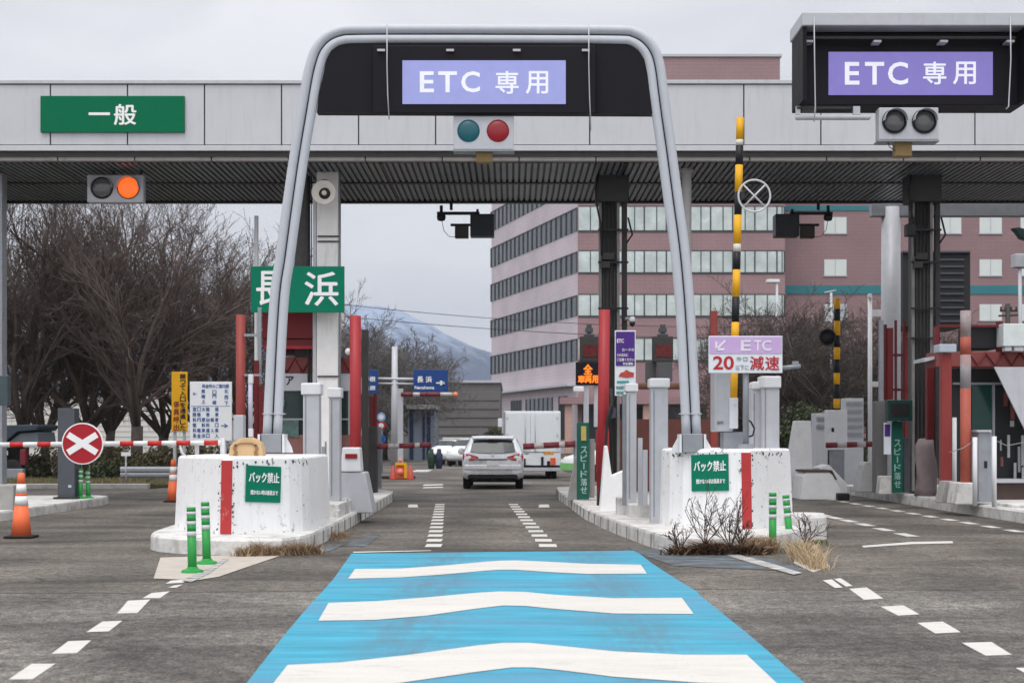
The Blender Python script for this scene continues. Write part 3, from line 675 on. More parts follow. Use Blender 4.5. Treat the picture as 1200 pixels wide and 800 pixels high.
cp = cat_rom(ctr, 5)
def offs(o):
    r_ = []
    for i, p in enumerate(cp):
        a = cp[max(i-1,0)]; c = cp[min(i+1,len(cp)-1)]; tx, ty = c[0]-a[0], c[1]-a[1]; l = math.hypot(tx,ty)
        r_.append(P(p[0]+ty/l*o, p[1]-tx/l*o, AD))
    return r_
b = MB(); b.tube(offs(-6.0), .060, 14); b.build('outer_tube', arch_metal, arch)
b = MB(); b.tube(offs(6.0), .060, 14); b.build('inner_tube', arch_metal, arch)
b = MB(); b.tube([p+Vector((0,.03,0)) for p in offs(0)], .035, 8); b.build('infill_strip', black_pl, arch)
for cx, s_ in ((319.5,1),(810.5,-1)):
    b = MB(); b.box(X(cx-12,AD), X(cx+12,AD), AD-.12, AD+.12, 1.16, Z(508,AD)); ft = b.build('foot', grey_metal, arch, bevel=.01)
    b = MB()
    for dx in (-15.5,13): b.prism([(X(cx+dx,AD),1.16),(X(cx+dx+2.5,AD),1.16),(X(cx+dx+2.5,AD),1.40),(X(cx+dx,AD),1.40)], AD-.14, AD+.14, 'y')
    for q in (-1,1): b.prism([(X(cx+q*14,AD),1.16),(X(cx+q*24,AD),1.16),(X(cx+q*22,AD),1.24),(X(cx+q*17,AD),1.34),(X(cx+q*14,AD),1.38)], AD-.02, AD+.02, 'y')
    b.build_each('gusset', white_metal, ft)
    b = MB()
    y_ = 484; cxx = cx+(1 if s_>0 else -1); b.pbox(cxx-13, cxx+13, y_, y_+1.2, AD-.062, .124); b.build('joint_band', light_metal, arch)
# dark sign board filling the top of the arch
pl = [(371.5,132.5),(374,112),(378.5,90),(383,71),(389,60),(398,53.5),(412,51.5),(560,51),(722,51.5),(738,53),(748,60),(755,71),(759.5,92),(763,116),(765.5,134)]
b = MB(); b.prism([(X(p[0],AD),Z(p[1],AD)) for p in pl], AD-.03, AD+.16, 'y'); board = b.build('sign_board', panel_black, arch)
b = MB(); b.pbox(437, 698, 53.5, 132.5, AD-.16, .128); hs = b.build('display_housing', panel_black, arch, bevel=.01)
b = MB(); b.pbox(471.6, 663, 71, 122, AD-.172, .01); sc1 = b.build('display', glow('lilac_backlit_display', (.255,.275,.565), .92), hs)
b = MB()
for t_, a, e in (('E',492,508.5),('T',513.5,535.5),('C',540.5,562.5),('専',581,607.5),('用',616.5,642)):
    ptext(b, t_, a, e, 84, 108.5 if t_ in 'ETC' else 110, AD-.172, .006, .018 if t_ in 'ETC' else .012)
b.build_each('lettering', glow('white_backlit_letters', (.66,.67,.74), .95), sc1)
b = MB()
for x in (442,523,601,682): b.pbox(x, x+9, 57.5, 60, AD-.20, .04)
b.build_each('lamp_bracket', light_metal, hs)
for cx in (453.5, 690):
    b = MB(); b.tube([P(cx,29,AD-.2),P(cx,75,AD-.2),P(cx+.8,110,AD-.2),P(cx+2.5,140 if cx<600 else 153,AD-.2)], .008, 6); b.build('stay_wire', light_metal, hs)
# signal hanging under the arch sign
def signal(name, x0, x1, y0, y1, d, label, lens, cat='traffic signal', case=None, r=13.2, group=None, hood=True):
    t = thing(name, (X((x0+x1)/2,d), d, Z(y1,d)), label, cat, group)
    q = MB(); q.pbox(x0, x1, y0, y1, d, .2); q.build('housing', case or light_metal, t, bevel=.012)
    for cx, cy, mm in lens:
        q = MB(); q.smooth = True; q.lathe((X(cx,d),d,Z(cy,d)), [(r*d/F,-.004),(r*.8*d/F,-.022),(r*.4*d/F,-.034),(.004,-.037)], 28, 'y'); ln = q.build('lens', mm, t)
        if hood:
            q = MB(); q.ring((X(cx,d),d-.012,Z(cy,d)), r*d/F*1.04, .010, 30, 6); q.build('rim', black_pl, ln)
            vs_ = []; fs = []
            for k in range(13):
                a = math.pi*(k/12); rr = r*d/F*1.05
                for yy, sc_ in ((d-.01,1),(d-.13,1.0)): vs_.append((X(cx,d)+rr*math.cos(a)*sc_, yy, Z(cy,d)+rr*math.sin(a)*sc_))
            for k in range(12): fs.append((2*k,2*k+1,2*k+3,2*k+2))
            q = MB(); q.add(vs_, fs); v = q.build('visor', case or light_metal, ln); s2 = v.modifiers.new('thick','SOLIDIFY'); s2.thickness = .006
    return t
dark_lens = mat('unlit_lens', (.095,.095,.10), .18, var=.1, coat=.6)
sg = signal('lane_signal', 531.5, 602, 136, 175.5, AD-.1, 'white box signal with green and red round lenses under the arch sign',
       [(549,153.5,glow('teal_green_lens', (.002,.10,.13), .5)),(583.5,153.5,glow('red_lens', (.25,.003,.010), .6))], hood=False)
b = MB(); b.pbox(531, 603, 175.6, 177, AD-.12, .24); b.build('drip_edge', grey_metal, sg)
b = MB(); b.pbox(558, 577, 177.1, 190, AD-.05, .15); b.build('sensor_box', mat('ochre_sensor_case', (.22,.15,.06), .6, dirt=.5, dirt_c=(.12,.11,.09)), sg, bevel=.01)
sg2 = signal('lane_signal', 1030, 1100, 126, 164, 19.9, 'white box signal with two unlit dark round lenses under the right sign',
       [(1048,142.5,dark_lens),(1083,142.5,dark_lens)])
b = MB(); b.pbox(1029, 1101, 164.1, 165.6, 19.88, .24); b.build('drip_edge', grey_metal, sg2)
b = MB(); b.pbox(1049, 1069, 166, 183, 19.95, .15); b.build('sensor_box', MATS['ochre_sensor_case'], sg2, bevel=.01)
b = MB(); b.tube([P(1040,165,19.95),P(1042,172,19.95),P(1049,177,19.95)], .006, 5); b.build('cable', wire_m, sg2)
sg3 = signal('lane_signal', 102, 168, 205, 237, 31.0, 'grey twin signal with one lamp lit orange under the left canopy edge',
       [(119.5,220,dark_lens),(150.5,220,glow('orange_lit_lens', (1.0,.13,.015), 1.1))], case=mat('signal_grey_case', (.46,.47,.51), .45), r=12.3)
b = MB(); b.pbox(131, 134, 189, 206, 31.05, .04); b.pbox(164,166.5,189,206,31.05,.04); b.build('hanger', dark_metal, sg3)

# right overhead sign box
RS = thing('overhead_sign', (X(1067,AD), AD+.3, Z(123,AD)), 'black box lane sign with grey hood and purple display over the right lane', 'overhead sign')
b = MB(); b.box(X(936,AD), X(1199,AD), AD-.02, AD+.5, Z(123.5,AD), Z(38,AD)); b.build('housing', panel_black, RS, bevel=.01)
b = MB(); b.box(X(934.5,AD), X(1201,AD), AD-.32, AD+.55, Z(38,AD)+.003, Z(22.5,AD)); b.build('hood', light_metal, RS, bevel=.01)
b = MB(); b.box(X(936,AD), X(940.5,AD), AD-.28, AD-.021, Z(123,AD), Z(38.5,AD)); b.box(X(1192,AD), X(1199,AD), AD-.28, AD-.021, Z(123,AD), Z(38.5,AD)); b.build_each('side_cheek', panel_black, RS)
b = MB(); b.pbox(971, 1163.5, 61, 111.5, AD-.032, .011); s2_ = b.build('display', glow('purple_backlit_display', (.175,.145,.435), .92), RS)
b = MB()
for t_, a, e in (('E',990,1007),('T',1013.5,1036),('C',1040.5,1064),('専',1082,1108.5),('用',1117,1143)):
    ptext(b, t_, a, e, 73, 99.5 if t_ in 'ETC' else 99, AD-.032, .006, .018 if t_ in 'ETC' else .012)
b.build_each('lettering', MATS['white_backlit_letters'], s2_)
b = MB()
for x in (944,1024,1102,1180): b.pbox(x, x+9, 47, 49.5, AD-.2, .19)
b.build_each('lamp_bracket', light_metal, RS)
b = MB(); b.pbox(942,1190,42.5,45.5,AD-.18,.03); b.build('lamp_rail', dark_metal, RS)
for cx in (954,1184):
    b = MB(); b.tube([P(cx,20,AD-.335),P(cx+.6,70,AD-.335),P(cx+(1.5 if cx<1000 else -2),125,AD-.335),P(cx+(0 if cx<1000 else -5),143 if cx<1000 else 128,AD-.335)], .008, 6); b.build('stay_wire', light_metal, RS)
b = MB(); b.box(X(1199.5,AD), X(1335,AD), AD+.1, AD+.35, Z(75,AD), Z(55,AD)); b.build('side_arm', grey_metal, RS)
b = MB(); b.tube([(X(1335,AD),AD+.22,.18),(X(1335,AD),AD+.22,Z(45,AD))], .15, 16); b.build('post', light_metal, RS)
lb = thing('lamp_bar', (X(977,AD), AD-.05, Z(139,AD)), 'slim white tube lamp fixture slung beneath the left end of the right sign', 'lamp')
b = MB(); b.pbox(933, 1021, 134.5, 139.5, AD-.05, .1); b.build('tube_casing', light_metal, lb, bevel=.02)
b = MB(); b.pbox(933, 938, 124.5, 134.4, AD-.02, .05); b.pbox(1000, 1008, 124.5, 134.4, AD-.02, .05); b.build_each('bracket', light_metal, lb)
b = MB(); b.pbox(941, 957, 128, 131.5, AD-.03, .05); b.pbox(934,998,125,127.5,AD-.03,.02); b.build('ballast', dark_metal, lb)
# green general lane sign on the canopy edge
gs = thing('lane_sign', (X(131.5,CF-.1), CF-.1, Z(155,CF-.1)), 'wide green sign with white characters on the left canopy edge', 'sign')
b = MB(); b.pbox(47.3, 216, 112.5, 155, CF-.06, .055); b.build('panel', green_sign, gs, bevel=.004)
b = MB(); ptext(b, '一', 104, 129, 132, 135.2, CF-.06, .005, .02); ptext(b, '般', 134, 159.5, 122.5, 146.5, CF-.06, .005, .016); b.build_each('lettering', lettering, gs)
# place-name sign behind the left leg of the arch
ns = thing('place_name_sign', (X(348,30.75), 30.75, Z(366,30.75)), 'green place name sign with two white characters partly behind the left arch leg', 'sign')
NS = 30.75
b = MB(); b.pbox(294, 403.5, 312, 366, NS, .05); b.build('panel', green_sign2, ns, bevel=.006)
b = MB(); ptext(b, '長', 301, 331, 318, 357, NS, .005, .014); ptext(b, '浜', 357.5, 396, 319, 358, NS, .005, .014); b.build_each('lettering', lettering, ns)
b = MB(); b.pbox(372,394,322,326,NS+.052,.39); b.pbox(372,394,352,356,NS+.052,.39); b.build_each('bracket', grey_metal, ns)
# horn loudspeaker
hn = thing('horn_loudspeaker', (X(379.5,30.6), 30.6, Z(240,30.6)), 'beige horn loudspeaker facing the road at the top of the pale column', 'loudspeaker')
b = MB(); b.smooth = True; c = (X(379.5,30.6), 30.6, Z(225.5,30.6)); KH = 1.16
b.lathe(c, [(.004,.19),(.08,.18),(.235,-.02),(.248,0),(.225,.02),(.14,.2),(.07,.33)], 28, 'y'); o = b.build('horn', mat('beige_horn', (.66,.63,.57), .5, dirt=.3, dirt_c=(.3,.28,.24)), hn)
b = MB(); b.smooth = True; b.lathe(c, [(.115,.135),(.06,.132),(.004,.13)], 24, 'y'); o2 = b.build('throat', dark_metal, hn)
b = MB(); b.smooth = True; b.lathe(c, [(.045,.107),(.05,.05),(.03,.0),(.004,-.01)], 18, 'y'); b.build('phase_plug', MATS['beige_horn'], hn)
b = MB(); b.box(c[0]-.05, c[0]+.05, 30.65, 31.2, c[2]+.2, c[2]+.27); b.build('bracket', dark_metal, hn)
# cameras under the soffit
def soffit_camera(name, px, d, label, flip=False):
    t = thing(name, (X(px,d), d, Z(240,d)), label, 'camera unit')
    f = -1 if flip else 1
    def q(a, b_, yt, yb, th, mm, nm, off=0, bev=.015):
        x0, x1 = sorted((px+f*a, px+f*b_)); m_ = MB(); m_.pbox(x0, x1, yt, yb, d+off, th); return m_.build(nm, mm, t, bevel=bev)
    q(9, 12.5, 236, 246, .06, black_pl, 'hanger'); q(-6, 44, 248, 251.5, .07, black_pl, 'crossbar', 0, .003)
    m_ = MB(); m_.smooth = True; cx = px+f*10-f*11; m_.lathe((X(px-f*1,d),d+.05,Z(258,d)), [(.004,-.02),(.08,.0),(.1,.07),(.09,.13)], 18); m_.lathe((X(px-f*1,d),d+.05,Z(248,d)),[(.035,-.02),(.035,.14)],10); m_.build('dome', black_pl, t)
    q(33, 61, 250.5, 276.5, .4, mat('dark_camera_case', (.022,.024,.03), .45), 'camera_housing')
    q(10, 38, 262, 265, .05, black_pl, 'arm', .1, .003); q(15, 31, 264, 278.5, .2, mat('brown_black_lamp', (.035,.025,.022), .5), 'infrared_lamp')
    q(40,43,245,251,.06,black_pl,'hanger', 0, .003)
    m_ = MB(); m_.tube([P(px+f*0,259,d),P(px+f*2,270,d),P(px+f*8,277,d),P(px+f*17,278,d)], .007, 5); m_.build('cable', wire_m, t)
soffit_camera('lane_camera', 518, 33.6, 'black camera and lamp unit hanging under the canopy against the open sky')
soffit_camera('lane_camera', 970, 33.6, 'black camera unit hanging under the canopy in front of the pink wall', True)
b = MB(); b.pbox(1066,1073,254,262,31.5,.1); b.pbox(1063,1074,262,276,31.4,.25); b.tube([P(1069,236,31.5),P(1068,256,31.5)],.02,6)
tag(b.build('lane_camera', black_pl, bevel=.01), 'small black box camera on the side of the right dark column', 'camera unit')

# ================================================================== BARRIER BLOCKS ON THE ISLAND NOSES
def xform(mb, M):
    mb.v = [tuple(M @ Vector(p)) for p in mb.v]; return mb
chip = bpy.data.materials.new('chipped_white_concrete')
def chipped():
    m = chip; m.use_nodes = True; n = m.node_tree; L = n.links; b = n.nodes['Principled BSDF']
    g = n.nodes.new('ShaderNodeNewGeometry')
    def nzz(s, v=(1,1,1), det=6, ro=.6):
        mp_ = n.nodes.new('ShaderNodeMapping'); mp_.inputs['Scale'].default_value = v; L.new(g.outputs['Position'], mp_.inputs[0])
        z_ = n.nodes.new('ShaderNodeTexNoise'); z_.inputs['Scale'].default_value = s; z_.inputs['Detail'].default_value = det; z_.inputs['Roughness'].default_value = ro
        L.new(mp_.outputs[0], z_.inputs['Vector']); return z_.outputs[0]
    def rng(o, a, b_, lo, hi):
        r_ = n.nodes.new('ShaderNodeMapRange'); r_.inputs['From Min'].default_value = a; r_.inputs['From Max'].default_value = b_
        r_.inputs['To Min'].default_value = lo; r_.inputs['To Max'].default_value = hi; L.new(o, r_.inputs[0]); return r_.outputs[0]
    def mixc(f, A, B):
        x_ = n.nodes.new('ShaderNodeMix'); x_.data_type = 'RGBA'; L.new(f, x_.inputs['Factor'])
        if isinstance(A, tuple): x_.inputs['A'].default_value = (*A,1)
        else: L.new(A, x_.inputs['A'])
        x_.inputs['B'].default_value = (*B,1); return x_.outputs['Result']
    c = mixc(rng(nzz(2.2), .35, .7, 0, .7), (.80,.80,.805), (.73,.725,.72))
    c = mixc(rng(nzz(3, (6,6,.45), 7, .7), .52, .74, 0, .26), c, (.43,.40,.36))       # run-down streaks
    ck = rng(nzz(9, (1,1,1), 6, .75), .585, .615, 0, .85); sz = n.nodes.new('ShaderNodeSeparateXYZ'); L.new(g.outputs['Position'], sz.inputs[0])
    dz = n.nodes.new('ShaderNodeMath'); dz.operation = 'SUBTRACT'; dz.inputs[1].default_value = .62; L.new(sz.outputs['Z'], dz.inputs[0])
    az = n.nodes.new('ShaderNodeMath'); az.operation = 'ABSOLUTE'; L.new(dz.outputs[0], az.inputs[0])
    msk = rng(az.outputs[0], .28, .50, .22, 1)
    mu = n.nodes.new('ShaderNodeMath'); mu.operation = 'MULTIPLY'; L.new(ck, mu.inputs[0]); L.new(msk, mu.inputs[1])
    c = mixc(mu.outputs[0], c, (.13,.12,.11))     # chips to bare concrete
    sp = n.nodes.new('ShaderNodeSeparateXYZ'); L.new(g.outputs['Position'], sp.inputs[0])
    L.new(c, b.inputs['Base Color']); b.inputs['Roughness'].default_value = .75
    bp = n.nodes.new('ShaderNodeBump'); bp.inputs['Strength'].default_value = .4; bp.inputs['Distance'].default_value = .01
    L.new(nzz(40), bp.inputs['Height']); L.new(bp.outputs[0], b.inputs['Normal'])
chipped()
def face_frame(A, B, zb, k, lean):       # local x along the face from A to B, y into the block, z up the face
    u = Vector((B[0]-A[0], B[1]-A[1], 0)); u.normalize(); nin = Vector((-u.y, u.x, 0))
    up = (Vector((0,0,1))+nin*lean).normalized(); back = u.cross(up)*-1
    if back.dot(nin) < 0: back = -back
    M = Matrix(((u.x,back.x,up.x,A[0]),(u.y,back.y,up.y,A[1]),(u.z,back.z,up.z,zb),(0,0,0,1)))
    return M
def block(foot, zb, zt_, label, stripe_i, sign_i, sign_uv, sign_rot, tap=.045):
    n = len(foot); c = (sum(p[0] for p in foot)/n, sum(p[1] for p in foot)/n)
    t = thing('barrier_block', (c[0], c[1], zb), label, 'concrete block')
    def ring(z, k): return [(p[0]+(c[0]-p[0])*k, p[1]+(c[1]-p[1])*k, z) for p in foot]
    q = MB(); q.loft([ring(zb-.06,0), ring(zt_-.03,tap), ring(zt_,tap+.03)]); q.build('block_body', chip, t, bevel=.012)
    # red stripe on the narrow nose facet
    A, B = foot[stripe_i], foot[stripe_i+1]; h = zt_-zb
    def lean(A, B):
        u = Vector((B[0]-A[0], B[1]-A[1])).normalized(); nin = Vector((-u.y, u.x)); dist = Vector((c[0]-A[0], c[1]-A[1])).dot(nin)
        return dist*tap/(h+.03)
    M = face_frame(A, B, zb, 1, lean(A,B)); L_ = math.hypot(B[0]-A[0], B[1]-A[1])
    q = MB(); q.box(.0, L_*.965, -.006, .004, .03, h-.045); xform(q, M).build('red_stripe', stripe_red, t)
    # chips broken out of the paint along the stripe and the edges
    q = MB(); rc = random.Random(int(abs(c[0])*100))
    def flake(M_, x, z, s):
        k = rc.randint(5,7); pts_ = [(x+s*rc.uniform(.35,1)*math.cos(6.283*i/k), z+s*1.4*rc.uniform(.35,1)*math.sin(6.283*i/k)) for i in range(k)]
        p = MB(); p.prism(pts_, -.0035-rc.random()*.0015, .002, 'y'); xform(p, M_); q.add(p.v, p.f)
    for _ in range(34):
        flake(M, rc.choice((-.022, L_+.012))+rc.gauss(0,.008), rc.uniform(.04,h-.08), rc.uniform(.005,.017))
    for i_ in range(sign_i-1, sign_i+3):
        a_, b2_ = foot[i_], foot[(i_+1)%n]; M2 = face_frame(a_, b2_, zb, 1, lean(a_,b2_)); l2 = math.hypot(b2_[0]-a_[0], b2_[1]-a_[1])
        if l2 < .2 and i_ == stripe_i: continue
        for _ in range(int(4+l2*9)): flake(M2, rc.uniform(.03,max(.04,l2-.03)), h-.055-abs(rc.gauss(0,.025)), rc.uniform(.006,.022))
        for _ in range(int(2+l2*4)): flake(M2, rc.uniform(.03,max(.04,l2-.03)), rc.uniform(.05,h*.9), rc.uniform(.004,.010))
    q.build('chip_marks', mat('bare_chipped_concrete', (.085,.078,.072), .9, var=.4, scale=30), t)
    # green notice plate
    A, B = foot[sign_i], foot[sign_i+1]; M = face_frame(A, B, zb, 1, lean(A,B)) @ Matrix.Translation((sign_uv[0],0,sign_uv[1])) @ Matrix.Rotation(R(sign_rot),4,'Y')
    w_, hh = sign_uv[2], sign_uv[3]
    q = MB(); q.box(-w_/2, w_/2, -.016, -.006, -hh/2, hh/2); pl_ = xform(q, M).build('notice_plate', green_sign2, t)
    q = MB(); text_fit(q, 'バック禁止', -w_*.42, w_*.44, hh*.04, hh*.32, -.019, .022); text_fit(q, '開かない時は係員まで', -w_*.36, w_*.41, -hh*.30, -hh*.17, -.019, .02)
    xform(q, M).build_each('lettering', lettering, pl_)
    return t
FL = [(-4.35,21.6),(-4.33,19.7),(-3.50,18.42),(-3.36,18.40),(-2.73,18.9),(-2.60,19.12),(-2.545,19.42),(-2.55,21.6)]
# the left sign: pixels 288..331 on the face from 271 to 341
block(FL, .17, 1.125, 'white barrier block with red stripe and clear green notice, left of the blue lane', 2, 3, (.44,.62,.48,.44), 3.0)
FR = [(2.02,22.6),(2.0,20.6),(2.06,20.2),(2.21,19.95),(2.925,19.5),(3.055,19.52),(3.81,20.8),(3.80,22.6)]
block(FR, .17, 1.21, 'white barrier block with red stripe and green notice behind bare weeds', 4, 3, (.385,.735,.52,.47), -2.0)
st = MB(); st.smooth = False; st.lathe((3.93,20.6,-.01), [(.285,0),(.285,.30),(.25,.355),(.01,.36)], 20)
tag(st.build('kerb_stub', kerb_paint, bevel=.01), 'low round white concrete stub at the outer corner of the right island', 'kerb stub')

# ================================================================== THINGS ON THE LEFT ISLAND
# tan lamp casing lying on the left block
tl = thing('rotating_lamp', (X(288,19.2), 19.2, 1.13), 'tan scalloped lamp casing with brown trim on top of the left block', 'warning lamp')
cd = 19.2; sh = [(268,534.5),(269,524),(273,518),(279,515),(284,513),(293,512.5),(299,514.5),(305,519),(307.5,526),(308,534.5)]
b = MB(); b.prism([(X(x,cd),Z(y,cd)) for x,y in sh], cd, cd+.25, 'y'); b.build('casing', tan_m, tl, bevel=.012)
b = MB()
for s_ in (-1,1):
    cx = 288+s_*12.5
    b.prism([(X(cx+s_*(-2),cd),Z(534,cd)),(X(cx+s_*2.5,cd),Z(534,cd)),(X(cx+s_*.5,cd),Z(529,cd)),(X(cx+s_*2.5,cd),Z(525,cd)),(X(cx+s_*0,cd),Z(520,cd)),(X(cx+s_*(-3),cd),Z(522,cd)),(X(cx+s_*(-1),cd),Z(526,cd)),(X(cx+s_*(-3),cd),Z(530,cd))], cd-.012, cd-.001, 'y')
b.prism([(X(x,cd),Z(y,cd)) for x,y in ((275,521.5),(282,518.5),(295,518.5),(301,521.5),(301,523),(294,520.3),(282,520.3),(275,523))], cd-.012, cd-.001, 'y')
b.build('trim', tan_dark, tl)
def post(name, x0, x1, yt, yb, d, label, cat, m=white_metal, cap=True, depth=.28, group=None, capx=2, caph=10):
    t = thing(name, (X((x0+x1)/2,d), d, Z(yb,d)), label, cat, group)
    q = MB(); q.pbox(x0, x1, yt+(caph if cap else 0), yb, d, depth); q.build('shaft', m, t, bevel=.012)
    if cap:
        q = MB(); q.box(X(x0-capx,d), X(x1+capx,d), d-.03, d+depth+.03, Z(yt+caph,d), Z(yt,d)); q.build('cap', white_metal, t, bevel=.02)
    q = MB(); q.box(X(x0,d)+.03, X(x0,d)+.05, d-.004, d+.001, Z(yb,d)+.1, Z(yt+14,d)); q.build('seam', grey_metal, t)
    return t
lp = MB(); lp.box(X(374,22.9), X(400,22.9), 22.6, 24.4, .15, .38); lp.box(X(398,22.9),X(402,22.9),22.3,22.59,.15,.30)
structure(lp.build('pavement', kerb_paint, bevel=.015)); 
post('sensor_post', 355, 374, 448.5, 594, 22.8, 'taller pale sensor post with white cap between left arch leg and pale column', 'sensor post', light_metal, capx=2.2, caph=14)
post('sensor_post', 385.5, 398, 454, 588, 23.6, 'slimmer pale sensor post with white cap, right of the pair by the pale column', 'sensor post', light_metal, capx=1.8, caph=12)
b = MB(); b.pbox(377,380,523,592,22.2,.05); b.pbox(380.6,382.5,517,590,22.3,.03); tag(b.build('sensor_rod', grey_metal, bevel=.004), 'thin grey rod pair between the two left sensor posts', 'rod')
# card machine with the red display
cmn = thing('card_machine', (X(415,24.3), 24.3, .17), 'white flared pedestal machine with small red display on the left island', 'toll machine')
md = 24.3
def ringbox(x0,x1,y0,y1,z): return [(x0,y0,z),(x1,y0,z),(x1,y1,z),(x0,y1,z)]
b = MB(); b.loft([ringbox(X(398,md),X(437,md),md,md+.75,.16), ringbox(X(399,md),X(428,md),md+.02,md+.6,Z(553,md))]); b.build('pedestal', light_metal, cmn, bevel=.02)
b = MB(); b.loft([ringbox(X(399,md),X(423,md),md+.0,md+.45,Z(552.5,md)), ringbox(X(400.5,md),X(421,md),md+.05,md+.42,Z(524,md))]); b.build('head', white_metal, cmn, bevel=.02)
b = MB(); b.pbox(404.5,418.5,531.5,537,md-.015+.02,.03); b.build('display', mat('dull_red_display', (.25,.015,.02), .3), cmn)
b = MB(); b.box(X(402,24),X(409,24),23.7,23.95,.17,.42); tag(b.build('concrete_stub', kerb_paint, bevel=.012), 'small square concrete stub in front of the white pedestal machine', 'stub')
def pole(name, x, yt, zb, d, r, m, label, cat, x_top=None, seg=12, cap=None):
    q = MB(); q.tube([(X(x,d),d,zb),(X(x if x_top is None else x_top,d),d,Z(yt,d))], r, seg); o = q.build(name, m)
    return tag(o, label, cat)
pole('guard_pole', 416.5, 370, .17, 28.0, .103, bright_red, 'bright red steel guard pole just right of the pale column', 'pole')
b = MB(); b.pbox(424,431,386,577,28.6,.16); tag(b.build('steel_post', dark_metal, bevel=.01), 'dark grey square post behind the bright red pole', 'post')
lmp = thing('bulb_lamp', (X(407.5,28.7), 28.7, Z(416,28.7)), 'small white globe lamp beside the bright red pole', 'lamp')
b = MB(); b.smooth = True; b.lathe((X(408,28.7),28.7,Z(416,28.7)), [(.004,0),(.05,.02),(.06,.07),(.04,.12),(.004,.13)], 14); b.build('globe', tail_clear, lmp)
b = MB(); b.pbox(409,424,413,415,28.7,.04); b.build('bracket', dark_metal, lmp)
pole('guard_pole', 282, 369, .0, 27.6, .085, red_pole, 'faded red steel guard pole at the left side of the booth', 'pole')
pole('lamp_mast', 300.5, 253, .0, 31.6, .042, white_metal, 'thin white mast rising above the place name sign', 'mast')
ft = thing('tube_lamp', (X(293.5,27.4), 27.4, Z(508,27.4)), 'upright white fluorescent tube lamp beside the faded red pole', 'lamp')
b = MB(); b.tube([P(293.5,506,27.4),P(293.5,441,27.4)], .04, 12); b.build('tube', mat('lilac_white_tube', (.50,.48,.58), .35), ft)
b = MB(); b.pbox(290.8,296.2,438.5,449,27.35,.1); b.pbox(290.8,296.2,502,512,27.35,.1); b.build('end_cap', white_metal, ft, bevel=.01)
b = MB(); b.pbox(286,306,391,394,27.5,.05); b.pbox(286,306,438,440.5,27.5,.05); b.build_each('bracket', grey_metal, ft)
b = MB(); b.pbox(297.5,303,422,516,28.3,.1); b.pbox(303.2,308,452,516,28.2,.12); tag(b.build('steel_post', deep_red, bevel=.008), 'dark red square steel post between white tube lamp and left arch leg', 'post')
b = MB(); b.pbox(302,306,360,450,28.5,.06); tag(b.build('conduit_pipe', grey_metal), 'thin grey conduit left of the left arch leg', 'conduit')
b = MB(); b.pbox(273.5,285,486,516,24.5,.25); tag(b.build('control_box', light_metal, bevel=.012), 'pale grey control box behind the tan lamp casing', 'box')
# toll booth
bt = thing('toll_booth', (X(365,32), 33, .17), 'dark red steel toll booth with dark glass behind the left arch leg and pale column', 'toll booth')
BD = 31.75; x0, x1 = X(322,BD), X(411.5,BD)
b = MB(); b.box(x0, x1, BD, BD+2.6, .15, Z(515,BD)+.1); b.build('lower_wall', mat('booth_lower_panel', (.22,.10,.09), .5, dirt=.4), bt, bevel=.02)
b = MB(); b.box(x0+.05, x1-.05, BD+.05, BD+2.5, Z(515,BD)+.1, Z(458,BD)); gw = b.build('window', glass_dark, bt)
b = MB()
for x in (x0, (x0+x1)/2-.03, x1-.06): b.box(x, x+.06, BD-.01, BD+.08, Z(515,BD)+.1, Z(458,BD))
b.box(x0,x1,BD-.012,BD+.04,Z(492,BD),Z(490,BD)); b.build('frame', mat('booth_frame', (.30,.30,.31), .4), gw)
b = MB(); b.box(x0-.05, x1+.02, BD-.02, BD+2.65, Z(458,BD)+.002, Z(437,BD)); b.build('sign_band', light_metal, bt, bevel=.01)
b = MB(); ptext(b, 'ア', 335, 344, 441, 451, BD-.02, .004, .03); b.build('lettering', black_ink, bt)
b = MB(); b.box(x0-.1, x1+.02, BD-.05, BD+2.7, Z(436.5,BD), Z(419,BD)); rf = b.build('roof_beam', mat('lattice_red_steel', (.17,.035,.035), .5, dirt=.4, dirt_c=(.08,.03,.03)), bt)
b = MB()
for k in range(5):
    xa = 318+k*18.5; b.tube([P(xa,436,BD-.055),P(xa+9,420,BD-.055),P(xa+18,436,BD-.055)], .022, 5)
b.build('lattice', deep_red, rf)
b = MB(); b.box(X(310,BD), X(371,BD), BD-.25, BD+2.6, Z(409,BD), Z(398,BD)); b.box(X(310,BD), X(371,BD), BD-.30, BD+2.6, Z(397.5,BD), Z(366,BD)); hd = b.build('red_header', mat('toll_red_header', (.145,.010,.014), .45, var=.08), bt, bevel=.01)
b = MB(); b.pbox(310, 371, 405, 408.6, BD-.32, .06); b.build('red_edge_strip', mat('red_edge', (.36,.02,.03), .4), hd)
b = MB(); b.pbox(326,334,468,476,BD-.02,.02); b.pbox(330,350,492,512,BD-.02,.02); b.build_each('counter_clutter', mat('teal_grey_panel', (.07,.12,.11), .5, var=.5, scale=9), bt)
